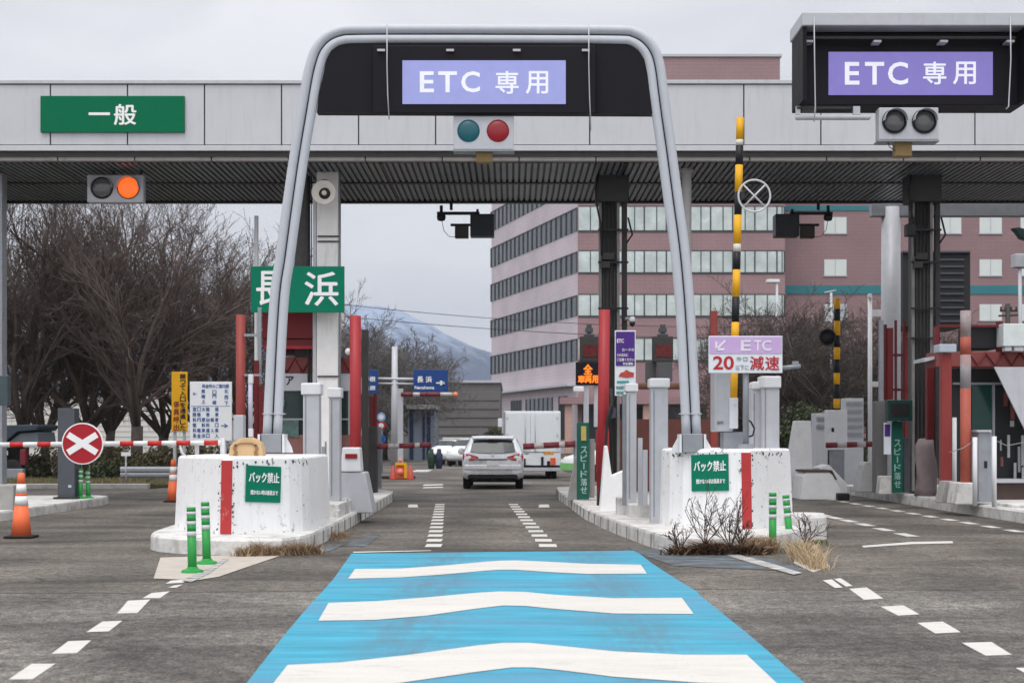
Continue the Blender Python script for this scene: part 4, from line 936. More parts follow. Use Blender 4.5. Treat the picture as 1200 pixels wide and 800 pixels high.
# gate machine and its boom beyond the booth
gm = thing('boom_gate', (X(436,32.6), 32.6, .17), 'dark gate cabinet with short red and white boom closing the centre lane from the left', 'boom gate')
b = MB(); b.pbox(431.5,441.5,500,577,32.6,.35); b.build('cabinet', dark_metal, gm, bevel=.015)
b = MB(); b.pbox(433,437.5,464,499.6,32.7,.1); b.pbox(438,441.5,461,499.6,32.8,.08); b.build('red_post', deep_red, gm, bevel=.008)
def boom(mb, xs_, y0, y1, d, r, cols):
    """striped boom: mb material 0/1 by segment"""
    for (a, c), k in zip(zip(xs_, xs_[1:]), cols):
        mb.m = k; t0 = (a-xs_[0])/(xs_[-1]-xs_[0]); t1 = (c-xs_[0])/(xs_[-1]-xs_[0])
        mb.tube([P(a,y0+(y1-y0)*t0,d), P(c,y0+(y1-y0)*t1,d)], r, 10)
boom_red = mat('boom_red', (.50,.025,.02), .45, var=.06); boom_red_d = mat('boom_red_dull', (.16,.025,.035), .45, var=.06)
boom_white = mat('boom_white', (.70,.70,.70), .45, var=.05)
b = MB(); boom(b, [442,455,462,468,486,492,505], 523, 521, 32.5, .055, [1,0,0,1,0,1]); b.build('boom', [mat('boom_dull_white', (.40,.36,.36), .5), boom_red_d], gm)
b = MB(); b.pbox(443,447,500,572,33.4,.05); b.pbox(427,431,520,577,31,.06); tag(b.build('steel_post', grey_metal), 'thin grey posts at the far end of the left island', 'post')

# ================================================================== THINGS ON THE RIGHT ISLAND
b = MB(); b.box(X(736,22.7), X(769,22.7), 22.4, 24.2, .15, .38); structure(b.build('pavement', kerb_paint, bevel=.015))
b = MB(); b.box(X(722,23.4), X(734,23.4), 23.2, 23.5, .15, .45); tag(b.build('concrete_stub', kerb_paint, bevel=.012), 'small square concrete stub left of the right sensor posts', 'stub')
t = post('sensor_post', 734.5, 746, 449, 592, 22.9, 'slim pale sensor post with white cap, under the purple sign', 'sensor post', light_metal, capx=1.8, caph=10)
b = MB(); b.pbox(729.8,734,462,592,23.0,.1); b.build('side_rail', grey_metal, t)
t = post('sensor_post', 763, 783, 443, 614, 20.9, 'tall wide pale sensor post with white cap, nearest the right arch leg', 'sensor post', light_metal, capx=2.0, caph=11)
b = MB(); b.pbox(748,753,513,592,22.2,.1); b.pbox(753.6,759,527,592,22.0,.1); b.pbox(764,766,524,592,22.6,.05); tag(b.build('sensor_rod', light_metal, bevel=.006), 'short pale rods standing between the two right sensor posts', 'rod')
ws = MB(); wd = 24.6
ws.prism([(X(703,wd),.17),(X(736,wd),.17),(X(736,wd),Z(549,wd)),(X(717,wd),Z(557,wd)),(X(712,wd),Z(522,wd)),(X(709,wd),Z(522,wd))], wd, wd+.35, 'y')
tag(ws.build('wedge_wall', concrete_white, bevel=.015), 'white concrete wedge wall with slanted top on the right island', 'wedge wall')
b = MB(); b.m = 0; b.tube([(X(705.5,26.6),26.6,.17),(X(708.5,26.6),26.6,Z(363,26.6))], .098, 12); tag(b.build('guard_pole', bright_red), 'bright red steel guard pole under the canopy beside the purple sign', 'pole')
b = MB(); b.tube([P(718,468,26.4),P(712,490,26.4),P(709,530,26.4),P(703,575,26.4),P(701,592,26.4)], .022, 8); b.tube([P(716,455,26.45),P(717,480,26.45),P(712,500,26.45)], .03, 8); tag(b.build('power_cable', wire_m), 'thick black cable running down the bright red pole', 'cable')
b = MB(); b.pbox(711,722,478,490,31.5,.15); b.pbox(709,714,484,497,31.45,.12); tag(b.build('junction_box', mat('blue_black_box', (.05,.06,.09), .5), bevel=.015), 'small dark junction boxes on the foot of the dark column', 'junction box')
b = MB(); b.pbox(699,714,503,565,28.6,.3); tag(b.build('red_cabinet', bright_red, bevel=.015), 'narrow bright red cabinet behind the right guard pole', 'cabinet')
gt = thing('ticket_sign', (X(684,28.6), 28.6, .17), 'tall dark green sign board with white vertical writing at the right gate', 'sign')
b = MB(); b.pbox(676,690.5,495,585,28.4,.06); b.build('panel', mat('dark_green_board', (.006,.085,.06), .4), gt, bevel=.008)
b = MB()
for k, ch in enumerate('スピード落せ'): ptext(b, ch, 680.5, 688, 523+k*9.4, 531+k*9.4, 28.4, .004, .02)
b.build('lettering', mat('dulled_lettering', (.30,.42,.38), .6), gt)
b = MB(); b.pbox(681,687,499,516,28.38,.015); b.build('ochre_label', mat('ochre_label', (.42,.33,.10), .5), gt)
b = MB(); b.pbox(690.8,697,514,583,28.5,.2); b.build('machine', mat('grey_brown_machine', (.24,.22,.215), .5, dirt=.4), gt, bevel=.01)
b = MB(); b.loft([ringbox(X(665,29),X(678,29),28.9,29.3,.17), ringbox(X(674,29),X(678,29),28.9,29.3,Z(535,29))]); tag(b.build('wedge_kerb', concrete, bevel=.01), 'grey concrete wedge left of the dark green sign board', 'wedge')
rb = thing('boom_gate', (X(668,31), 31, .17), 'red and white boom closing the centre lane from the right in front of the truck', 'boom gate')
b = MB(); boom(b, [613,626,637,655,662,674], 523, 520, 31.0, .062, [1,0,1,0,1]); b.build('boom', [mat('boom_pinkish_white', (.42,.36,.35), .5), boom_red_d], rb)
b = MB(); b.pbox(673,690,514,583,31,.4); b.build('cabinet', grey_metal, rb, bevel=.02)
# LED message board and signals on the gate post
led = thing('message_board', (X(688,29.5), 29.5, Z(451,29.5)), 'small black message board with orange lit characters left of the red pole', 'display')
b = MB(); b.pbox(675,703,424,451,29.5,.2); b.build('housing', panel_black, led, bevel=.012)
b = MB()
amber = glow('amber_led', (1.0,.20,.01), 1.25)
for t_, a, c, y0, y1 in (('全',684,694,427,438.5),('車',677.5,685.5,440,448.5),('両',686,693,440,448.5),('用',694,701,440,448.5)): ptext(b, t_, a, c, y0, y1, 29.5, .006, .035)
b.build('lit_characters', amber, led)
b = MB(); b.pbox(684,690,451.2,495,29.55,.1); b.pbox(696,701,451.2,500,29.6,.1); b.build('post', light_metal, led)
b = MB(); b.pbox(672,684.5,452.5,459,29.3,.25); tag(b.build('lamp_box', white_metal, bevel=.02), 'small white lamp box under the orange message board', 'lamp')
def dim_unit(px, w_, d, label):
    t = thing('gate_signal', (X(px,d), d, Z(424,d)), label, 'signal')
    q = MB(); q.pbox(px-w_/2, px+w_/2, 394, 423.5, d, .2); q.build('housing', dark_metal, t, bevel=.012)
    q = MB(); q.pbox(px-w_*.32, px+w_*.42, 404, 418, d-.012, .01); q.build('display', mat('dim_red_display', (.10,.012,.012), .3, var=.6, scale=14), t)
    q = MB(); q.pbox(px-4.5,px+4.5,384,389,d+.03,.14); q.pbox(px-2.5,px+2.5,389,391,d+.05,.1); q.pbox(px-6,px+6,391,393.8,d+.02,.16); q.pbox(px-3,px+3,380,383.8,d+.04,.12); q.build('beacon', mat('dark_beacon', (.06,.065,.07), .4), t, bevel=.006)
    return t
dim_unit(690.5, 22, 29.7, 'dark signal unit with dull red panel above the orange message board')
du = dim_unit(777, 24, 29.7, 'dark signal unit with dull red panel left of the right arch leg')
b = MB(); b.pbox(757,769,424,448,29.9,.15); b.pbox(770,788,424,447,29.7,.15); b.build('side_box', mat('dark_grey_box', (.075,.075,.08), .5), du, bevel=.01)
b = MB(); b.pbox(774,779,447,590,29.75,.1); b.build('post', dark_metal, du)
b = MB(); b.tube([P(744,452.5,28),P(800,452.5,28)], .06, 12); tag(b.build('rusty_rail', mat('rusty_steel', (.13,.065,.04), .75, var=.3)), 'rusty brown horizontal pipe rail behind the sensor posts', 'rail')
b = MB(); b.pbox(727,842,491,584,33.4,.25); tag(b.build('brick_red_wall', mat('brick_red_panel', (.20,.075,.06), .7, var=.1, dirt=.4, dirt_c=(.1,.05,.045), streak=True)), 'low brick red panel wall behind the right sensor posts', 'wall')
# purple card reminder sign
ps = thing('reminder_sign', (X(732.5,25), 25, .17), 'narrow purple and white notice with a red picture on a grey post', 'sign')
b = MB(); b.pbox(720.5,745,387,463.5,25,.03); b.build('panel', white_sign, ps, bevel=.006)
b = MB(); b.pbox(721.7,743.8,388.5,428.5,24.99,.009); b.build('purple_field', purple_sign, ps)
b = MB()
for t_, a, c, y0, y1 in (('ETC',723,731,397,401.5),('カードの',729,743,408,411.5),('入れ忘れに',723,736,414,417.5),('ご注意ください',723,743,419.5,423),('安全運転',730,742,424.5,427.5)): ptext(b, t_, a, c, y0, y1, 24.99, .004, .02)
b.build('lettering', lettering, ps)
b = MB(); b.prism([(X(x,25),Z(y,25)) for x,y in ((725,441),(727,437),(731,435.5),(734,433),(738,435.5),(743,436.5),(742.5,441.5),(734,442.5))], 24.988, 24.999, 'y'); b.build('red_picture', mat('red_print', (.42,.06,.05), .5, var=.3, scale=30), ps)
b = MB(); b.pbox(723,737,446,449,24.992,.007); ptext(b,'有効期限',722,733,452,456,25,.004,.02); ptext(b,'確認',722,731,458,462,25,.004,.02); b.build('teal_print', mat('teal_print', (.08,.30,.28), .5), ps)
b = MB(); b.pbox(730,735.5,455,592,25.04,.08); b.build('post', grey_metal, ps)
dm = thing('dome_camera', (X(741,31.4), 31.4, Z(381,31.4)), 'small white dome camera on the dark column above the purple sign', 'camera')
b = MB(); b.smooth = True; b.lathe((X(741,31.4),31.4,Z(377,31.4)), [(.06,0),(.065,.06),(.04,.105),(.004,.11)], 16); b.build('cover', white_metal, dm)
b = MB(); b.smooth = True; b.lathe((X(741,31.4),31.4,Z(382,31.4)), [(.004,-.02),(.05,.02),(.06,.08)], 16); b.build('dome', black_pl, dm)
b = MB(); b.pbox(733,739,371.5,374,31.45,.35); b.build('bracket', grey_metal, dm)

# raised yellow and black boom with folded ring
def striped_pole(mb, p0, p1, r, fr, n=10):
    """fr: list of (end fraction, material)"""
    a = 0.0; p0 = Vector(p0); p1 = Vector(p1)
    for e, k in fr:
        mb.m = k; mb.tube([p0.lerp(p1,a), p0.lerp(p1,e)], r, n); a = e
yb = thing('raised_boom', (X(856,20.3), 20.3, 1.2), 'raised yellow and black boom pole with white cabinet on the right block', 'boom gate')
d = 20.3
rows_ = [138,164,170.5,193.5,225,252,286,295,316,348,377.5,404,436,467]; cols_ = [1,2,0,1,0,1,2,0,1,0,1,0,1]
fr = []; L_ = 467-138
for y, k in zip(reversed(rows_[:-1]), reversed(cols_)): fr.append(((467-y)/L_, k))
b = MB(); striped_pole(b, P(859.5,467,d), P(867.5,138,d), .052, fr); b.build('boom', [black_pl, yellow_m, mat('boom_white_joint', (.62,.60,.52), .5)], yb)
b = MB(); b.box(X(837,d), X(859,d), d-.02, d+.4, Z(505.5,d), Z(431,d)); b.build('cabinet', light_metal, yb, bevel=.02)
b = MB(); b.pbox(855,865,466,502,d-.08,.07); b.smooth=True; b.lathe((X(860,d),d-.09,Z(473,d)), [(.02,-.01),(.02,0)], 12, 'y'); b.build('boom_clamp', white_metal, yb, bevel=.006)
b = MB(); b.box(X(848,d), X(873,d), d, d+.35, 1.18, Z(506,d)); b.build('pedestal', grey_metal, yb, bevel=.01)
b = MB(); b.tube([P(866,490,d-.1),P(872,490,d-.12),P(880,494,d-.1),P(884,502,d-.08),P(882,510,d),P(873,513,d)], .012, 6); b.build('hose', wire_m, yb)
b = MB(); ptext(b, '遮断', 840,848,493,497, d-.02, .004, .01); b.build('lettering', grey_metal, yb)
cz = P(884,229.5,d-.06); rr_ = 18.6*d/F
rg = MB(); rg.ring(cz, rr_, .013, 36, 8)
for s_ in (-1,1):
    q = rr_*.71; rg.tube([(cz.x-q,cz.y,cz.z-q*s_),(cz.x+q,cz.y,cz.z+q*s_)], .011, 8)
rg.build('ring_target', mat('pale_ring', (.55,.55,.57), .4), yb)
b = MB(); b.box(cz.x-rr_*1.05, cz.x-rr_*.6, cz.y+.02, cz.y+.05, cz.z-.03, cz.z+.03); b.build('ring_clip', dark_metal, yb)
# slow-down sign
sd = thing('speed_sign', (X(874,19.9), 19.9, 1.2), 'lilac and white slow to 20 sign with red characters above the right block', 'sign')
d = 19.9
b = MB(); b.pbox(830.5,917,393.5,437,d,.03); b.build('panel', white_sign, sd, bevel=.008)
b = MB(); b.pbox(831.5,916,394.5,414,d-.008,.007); b.build('lilac_field', lilac_sign, sd)
b = MB()
faded = mat('faded_white_lettering', (.70,.66,.74), .5)
ptext(b,'↙',838,851,398,410.5,d-.008,.004,.02)
for t_, a, c in (('E',868,880),('T',884,892),('C',893,904)): ptext(b, t_, a, c, 398.5, 411, d-.008, .004, .018)
b.build('lettering', faded, sd)
b = MB(); ptext(b,'20',835.5,860,417,433,d,.004,.02); ptext(b,'減',879,895,417.5,433.5,d,.004,.014); ptext(b,'速',897,913,417.5,433.5,d,.004,.014); b.build_each('red_lettering', red_ink, sd)
b = MB(); ptext(b,'キロ',863,876,417.5,423,d,.004,.01); ptext(b,'以下に',862,877,427.5,433.5,d,.004,.01); b.build('small_lettering', mat('grey_lettering', (.35,.33,.35), .6), sd)
b = MB(); b.tube([P(874,526,d+.08),P(874,400,d+.08)], .04, 12); b.build('post', grey_metal, sd)
b = MB(); b.pbox(834,914,405,408,d+.031,.03); b.pbox(834,914,426,429,d+.031,.03); b.build('stiffener', grey_metal, sd)
b = MB(); b.pbox(866,883,520,526,d+.0,.2); b.build('base_plate', grey_metal, sd)
post('sensor_cabinet', 880.5, 893, 447, 560, 21.4, 'narrow pale cabinet with white cap behind the slow sign post', 'cabinet', light_metal, capx=-1, caph=9)
t = post('sensor_cabinet', 893.5, 913.5, 440.5, 560, 21.2, 'wider pale cabinet with overhanging white cap, right of the slow sign post', 'cabinet', light_metal, capx=1.8, caph=14)
b = MB(); b.tube([P(917,431,20.6),P(938,429,20.6)], .03, 10); b.pbox(929,936,423,428,20.58,.06); b.tube([P(882,431,20.6),P(918,431,20.6)],.03,10); b.build('arm', grey_metal, t)
b = MB(); b.pbox(833,841,364,560,30.8,.2); tag(b.build('steel_post', red_pole, bevel=.01), 'faded red post rising behind the white boom cabinet', 'post')

# ================================================================== RIGHT LANE AND RIGHT ISLAND
# white barrier wedge and tilted slabs at the near end of the next lane gap
d = 33.5
b = MB(); b.prism([(X(931,d),0),(X(966,d),0),(X(963,d),Z(492,d)),(X(945.5,d),Z(492,d)),(X(938,d),Z(538,d))], d+1.2, d+1.7, 'y'); tag(b.build('wedge_wall', concrete_white, bevel=.02), 'tall white concrete wedge wall left of the second boom cabinet', 'wedge wall')
b = MB(); b.prism([(X(938,d),0),(X(987,d),0),(X(985,d),Z(573,d)),(X(976,d),Z(556,d)),(X(972,d),Z(553,d)),(X(945,d),Z(553,d)),(X(941,d),Z(558,d))], d, d+1.1, 'y'); o = b.build('trapezoid_block', concrete_white, bevel=.02)
tag(o, 'low white trapezoid concrete block in front of the tall white wedge', 'concrete block')
b = MB(); b.prism([(X(942,d),Z(553,d)+.002),(X(974,d),Z(553,d)+.002),(X(979,d),Z(562,d)),(X(981,d),Z(562,d)),(X(975,d),Z(550.5,d)),(X(942,d),Z(550.5,d))], d-.02, d+1.0, 'y'); b.build('dark_capping', mat('brown_rubber_edge', (.10,.07,.055), .8), o)
b = MB(); b.prism([(X(972,d),Z(549,d)),(X(984,d),Z(545,d)),(X(1006,d),Z(568,d)),(X(1006,d),0),(X(989,d),0)], d+1.15, d+1.9, 'y'); tag(b.build('tilted_slab', concrete_white, bevel=.02), 'tilted white concrete slab between trapezoid block and grey wedge', 'slab')
b = MB(); b.box(X(978,d),X(992,d),d-.35,d-.1,.01,.16); tag(b.build('rubber_stop', black_pl, bevel=.03), 'small black rubber wheel stop in front of the tilted white slab', 'wheel stop')
d = 33.0
b = MB(); b.prism([(X(1004,d),.19),(X(1026,d),.19),(X(1027,d),Z(541,d)),(X(1015,d),Z(541,d)),(X(1012,d),Z(545,d))], d, d+.5, 'y'); tag(b.build('wedge_kerb', mat('grey_white_concrete', (.42,.42,.42), .8, dirt=.5), bevel=.02), 'grey white concrete wedge at the foot of the grey post', 'wedge')
# second boom gate with yellow/black raised pole
d = 35.5
sb = thing('raised_boom', (X(981,d), d, 0), 'far raised yellow and black boom with black disc on a white cabinet', 'boom gate')
b = MB(); striped_pole(b, P(980.5,478,d), P(981,350,d), .075, [((478-y)/128, k) for y, k in ((467,1),(450,0),(437,1),(421,0),(407,1),(393,0),(376,1),(362,0),(350,1))]); b.build('boom', [black_pl, yellow_m], sb)
b = MB(); b.pbox(970.5,993,480,527,d,.45); b.build('cabinet', white_metal, sb, bevel=.02)
b = MB(); b.pbox(974.5,977.5,501,506,d-.01,.009); b.build('lock', black_pl, sb)
b = MB(); b.box(X(976,d), X(990,d), d+.05, d+.4, .0, Z(527,d)); b.build('pedestal', grey_metal, sb)
b = MB(); b.smooth = True; b.lathe((X(968,d),d-.15,Z(395.5,d)), [(.19,0),(.19,.03)], 24, 'y'); b.build('disc', black_pl, sb)
b = MB(); b.ring((X(968,d),d-.16,Z(395.5,d)), .185, .016, 24, 6); b.build('disc_rim', dark_metal, sb)
b = MB(); boom(b, [968,981,992,1004,1014,1027], 521.5, 520, 34.5, .065, [1,0,1,0,1]); o = b.build('lane_barrier', [mat('boom_grey_white', (.45,.40,.40), .5), boom_red_d]); tag(o, 'short level red and white boom arm in front of the far white cabinet', 'boom')
b = MB(); b.pbox(1024,1029.5,517,575,34.6,.2); b.build('stand', grey_metal, o)
for i, (x0, x1, y0, y1, dd, lab) in enumerate(((991,1012,466.5,514,39,'grey louvred equipment cabinet right of the far yellow and black boom'),(956,970,484,505,40,'small grey louvred equipment cabinet left of the far yellow and black boom'))):
    t = thing('louvre_cabinet', (X((x0+x1)/2,dd), dd, 0), lab, 'cabinet')
    q = MB(); q.box(X(x0,dd), X(x1,dd), dd, dd+.6, .0, Z(y0,dd)); q.build('case', light_metal, t, bevel=.01)
    q = MB(); y = y0+4
    while y < y1-2: q.pbox(x0+1, x1-1, y, y+3.4, dd-.04, .038); y += 9
    q.build('louvres', grey_metal, t)
# masts behind
mst = thing('lamp_mast', (X(1019,38), 38, 0), 'thin white mast with side boxes in front of the bare trees on the right', 'mast')
b = MB(); b.tube([P(1019.5,346,38),(X(1019.5,38),38,0)], .055, 10); b.build('pole', white_metal, mst)
b = MB(); b.pbox(1023,1033,363,371,38,.2); b.pbox(1021,1031,447,453,38,.2); b.pbox(1018,1022,344,349,37.9,.15); b.build('side_box', white_metal, mst, bevel=.01)
lm = thing('street_lamp', (X(909,72), 72, 0), 'tall thin street lamp with flat white head beside the bare trees', 'street lamp')
b = MB(); b.tube([(X(910.5,72),72,0),P(910.5,329,72)], [.09,.06], 10); b.build('pole', light_metal, lm)
b = MB(); b.pbox(899,914,327,331,71.9,.4); b.build('lamp_head', white_metal, lm, bevel=.03)
an = thing('antenna_mast', (X(974,62), 62, 0), 'slim antenna mast with small cross arms behind the far boom', 'antenna')
b = MB(); b.tube([(X(974,62),62,0),P(974,343,62)], .05, 8); b.build('pole', light_metal, an)
b = MB(); b.tube([P(966,343,62),P(980,340,62)], .03, 6); b.tube([P(968,369,62),P(990,371,62)], .03, 6); b.pbox(983,993,356,372,61.9,.15); b.pbox(967,972,358,364,61.9,.15); b.build('aerials', light_metal, an)
# grey post, green display and green board of the right lane
d = 32.0
gp_ = thing('gate_post', (X(1033,d), d, .19), 'grey square gate post with white footing left of the green board', 'post')
b = MB(); b.pbox(1026.5,1040,470,577,d,.35); b.build('shaft', mat('grey_brown_post', (.13,.125,.125), .6, dirt=.5), gp_, bevel=.012)
b = MB(); b.prism([(X(1026,d),.19),(X(1043.5,d),.19),(X(1042,d),Z(557,d)),(X(1028,d),Z(557,d))], d-.3, d-.01, 'y'); b.build('footing', kerb_paint, gp_, bevel=.015)
b = MB(); b.pbox(1034,1039.5,380,469,d+.1,.12); b.pbox(1039.8,1047,384,468,d+.06,.12); b.build('upper_post', [deep_red], gp_, bevel=.008)
b = MB(); b.pbox(1030.5,1035.5,375,470,d+.0,.09); b.build('rail', grey_metal, gp_)
nt_ = thing('notice_strip', (X(1037,31.9), 31.9, 1), 'thin white and purple notice strip on the grey gate post', 'sign')
b = MB(); b.pbox(1036,1044,495,532,31.6,.03); b.build('panel', white_sign, nt_)
b = MB(); b.pbox(1036.8,1043.2,497,511,31.59,.009); b.build('purple_field', purple_sign, nt_)
gb = thing('ticket_sign', (X(1052,31.8), 31.8, .2), 'dark green display box above a tall green writing board at the right lane', 'sign')
b = MB(); b.pbox(1040.5,1069.5,468.5,493,31.4,.25); b.build('display_box', mat('very_dark_green', (.006,.035,.03), .4), gb, bevel=.012)
b = MB(); b.pbox(1044,1066,473,488,31.39,.009); b.build('display', mat('off_display', (.02,.018,.018), .25), gb)
b = MB(); b.pbox(1045.5,1058,493.5,577,31.6,.06); b.build('panel', MATS['dark_green_board'], gb, bevel=.006)
b = MB()
for k, ch in enumerate('スピード落せ'): ptext(b, ch, 1048, 1055.5, 515+k*9.6, 523+k*9.6, 31.6, .004, .02)
b.build('lettering', mat('pale_green_lettering', (.25,.42,.36), .5), gb)
b = MB(); b.pbox(1059,1066,512,577,31.7,.2); b.build('machine', slate_metal, gb, bevel=.01)
# red frame ladder
d = 33.6
fr_ = thing('ladder_frame', (X(1056,d), d, .2), 'dark red steel ladder frame beside the right dark column', 'frame')
b = MB()
for x in (1049,1058.5): b.pbox(x, x+2.2, 375, 577, d, .08)
for y in (414.5,455): b.pbox(1045, 1071, y, y+3, d-.02, .019)
b.build_each('bar', deep_red, fr_)
# covered machine
d = 30.3
cvm = MB(); rr2 = random.Random(5); rings = []
for k in range(9):
    t_ = k/8; z = .2+t_*(Z(514,d)-.2); ring = []
    for i in range(16):
        a = 2*math.pi*i/16; rx = (.20+.03*math.sin(3*a+k*.8)+rr2.uniform(-.015,.015))*(1-.15*t_)*(1.05 if k<8 else .8)
        ring.append((X(1089,d)+rx*math.cos(a)*1.0, d+.25+rx*math.sin(a)*.9, z+rr2.uniform(-.02,.02)*(k not in (0,))))
    rings.append(ring)
cvm.smooth = True; cvm.loft(rings); tag(cvm.build('covered_machine', mauve_m), 'machine wrapped in a crumpled mauve grey cover sheet on the right island', 'covered machine')
# right toll booth
d = 28.5
b2 = thing('toll_booth', (X(1175,d), d+1, .2), 'dark red steel toll booth with white slanted visor at the right edge', 'toll booth')
b = MB(); b.box(X(1104,27.6), X(1115.5,27.6), 27.6, 27.8, .2, Z(414,27.6)); b.build('corner_post', mat('booth_red_post', (.26,.045,.04), .5, dirt=.4, dirt_c=(.14,.04,.04), streak=True), b2, bevel=.012)
b = MB(); b.pbox(1086.5,1095,420,515,29.8,.15); b.build('inner_post', deep_red, b2, bevel=.01)
b = MB(); b.prism([(X(1077,29),Z(421,29)),(X(1106,29),Z(414,29)),(X(1106,29),Z(418,29)),(X(1077,29),Z(425,29))], 28.6, 29.4, 'y'); b.build('awning', light_metal, b2)
b = MB(); b.pbox(1101,1121,403,412.5,27.5,.4); b.build('lamp_box', mat('blue_white_lamp', (.42,.47,.55), .4), b2, bevel=.012)
b = MB(); b.box(X(1097,d), X(1290,d), d, d+.7, Z(429.5,d), Z(412,d)); rf = b.build('roof_beam', mat('booth_roof_red', (.20,.05,.045), .5, dirt=.4, dirt_c=(.1,.04,.04)), b2, bevel=.01)
b = MB()
for xa in (1136,1156,1176,1196,1216): b.tube([P(xa,413,d-.03),P(xa+10,428,d-.03),P(xa+20,413,d-.03)], .02, 5)
b.build('lattice', deep_red, rf)
b = MB(); b.pbox(1096.5,1100.5,382,412,d-.03,.2); b.pbox(1171,1175.5,376,412,d-.03,.2); b.pbox(1100.7,1170.8,380.5,383,d-.02,.1); b.build('roof_post', deep_red, b2)
b = MB(); b.pbox(1137,1170.5,383.2,408.5,d+.1,.8); b.build('dark_unit', black_pl, b2, bevel=.012)
b = MB(); b.pbox(1176,1230,379,405.5,d-.3,.6); lx = b.build('light_box', mat('pale_green_white_box', (.58,.63,.62), .4), b2, bevel=.015)
b = MB(); b.pbox(1178,1186,406,411,d-.25,.2); b.pbox(1189,1200,406,411,d-.25,.2); b.build('spot_lamp', white_metal, lx, bevel=.015)
b = MB(); b.box(X(1115.7,d), X(1290,d), d+.6, d+.9, .2, Z(430,d)); b.build('inner_wall', mat('booth_inner_dark', (.02,.022,.022), .5), b2)
b = MB(); b.pbox(1139,1163,450,505,d+.5,.09); b.build('window', mat('dark_green_glass', (.012,.05,.045), .1), b2)
b = MB(); b.pbox(1117,1290,448,450.5,d+.45,.1); b.pbox(1163.2,1166,450.6,585,d+.45,.14); b.build('window_frame', grey_metal, b2)
b = MB(); b.prism([(X(1160,d),Z(430.5,d)),(X(1290,d),Z(430.5,d)),(X(1290,d),Z(560,d)),(X(1200,d),Z(512,d))], d-.25, d-.21, 'y'); b.build('slanted_visor', light_metal, b2)
b = MB()
clut = random.Random(3)
for k in range(26):
    x = clut.uniform(1168,1222); y = clut.uniform(455,555); w_ = clut.uniform(1.5,5); h_ = clut.uniform(6,40); q = clut.uniform(.3,.48)
    b.m = clut.choice([0,0,1,2]); b.pbox(x, x+w_, y, min(y+h_,562), d+q, .03)
b.build('window_clutter', [mat('pale_paper', (.38,.40,.40), .6), grey_metal, mat('dim_red_clutter', (.16,.05,.05), .5)], b2)
b = MB(); b.pbox(1166.2,1290,566,588,d+.2,.38); b.build('step', mat('dark_brown_panel', (.07,.045,.038), .6), b2)
b = MB(); b.pbox(1166,1290,561,565.5,d+.1,.48); b.build('sill', light_metal, b2)
gpo = thing('guard_pole', (X(1131.5,26.8), 26.8, .2), 'faded red guard pole with peeled grey middle on a white footing at the right booth', 'pole')
b = MB(); striped_pole(b, (X(1131.5,26.8),26.8,.3), P(1131.5,364,26.8), .092, [(.585,0),(.765,1),(.86,0),(1,1)], 14); b.build('shaft', [mat('orange_red_pole', (.36,.085,.055), .55, dirt=.4, dirt_c=(.25,.13,.11), streak=True), mat('peeled_grey_pole', (.30,.29,.30), .6, dirt=.5, dirt_c=(.32,.10,.08), lo=.45, hi=.55)], gpo)
b = MB(); b.prism([(X(1116.5,26.7),.2),(X(1141,26.7),.2),(X(1139,26.7),Z(565,26.7)),(X(1120,26.7),Z(565,26.7))], 26.5, 27.1, 'y'); b.build('footing', kerb_paint, gpo, bevel=.02)
b = MB(); b.prism([(X(1098,27.4),.2),(X(1117,27.4),.2),(X(1118,27.4),Z(563,27.4)),(X(1104,27.4),Z(563,27.4))], 27.2, 27.58, 'y'); tag(b.build('wedge_kerb', concrete, bevel=.015), 'grey concrete wedge at the foot of the red booth corner post', 'wedge')
for x, yt, dd, lab in ((1142.5,512,26.0,'white bollard pipe left of the grey booth cabinet'),(1165,511,25.6,'white bollard pipe right of the grey booth cabinet'),(1118.5,489,28.2,'thin white pipe between booth corner post and faded guard pole')):
    q = MB(); q.tube([(X(x,dd),dd,.2),P(x,yt,dd)], .04, 12); tag(q.build('bollard_pipe', white_metal), lab, 'bollard')
cb_ = thing('booth_cabinet', (X(1155,26.6), 26.6, .2), 'grey metal cabinet with a small black lock between two white bollard pipes', 'cabinet')
b = MB(); b.pbox(1146.5,1162.5,506,588,26.6,.5); b.build('case', grey_metal, cb_, bevel=.012)
b = MB(); b.pbox(1153.5,1157,540,548,26.59,.009); b.build('lock', black_pl, cb_)
b = MB(); b.box(X(1146,26.5), X(1163,26.5), 26.55, 27.15, Z(506,26.6), Z(503.5,26.6)); b.build('lid', light_metal, cb_)
b = MB(); b.box(X(1181,25.6), 9.2, 25.4, 26.2, .19, Z(590,25.6)); tag(b.build('concrete_step', kerb_paint, bevel=.02), 'pale concrete step on the kerb at the right edge of the photo', 'step')
b = MB()
pts = [P(1112,530,26),P(1128,525,26),P(1142,516,26),P(1153,530,26),P(1165,515,26),P(1180,522,26),P(1200,518,26)]; b.tube(pts, .007, 5); tag(b.build('chain', grey_metal), 'thin sagging chain between the white bollard pipes', 'chain')
# dark louvred tower behind the booth
lt = thing('louvre_tower', (X(1098,44), 44, 0), 'tall dark louvred box structure behind the right dark column', 'structure')
b = MB(); b.box(X(1058,44), X(1137,44), 44, 46.5, Z(382,44), Z(296,44)); b.build('box', mat('charcoal_cladding', (.022,.022,.024), .6), lt)
b = MB()
for k in range(10): b.pbox(1101, 1130, 303+k*8, 305.2+k*8, 43.96, .05)
b.pbox(1058,1137.3,294,296,43.9,2.7); b.build('louvres', slate_metal, lt)
b = MB()
for x in (1062,1132): b.box(X(x,44), X(x,44)+.12, 44.3, 44.42, 0, Z(382,44))
b.build('legs', deep_red, lt)
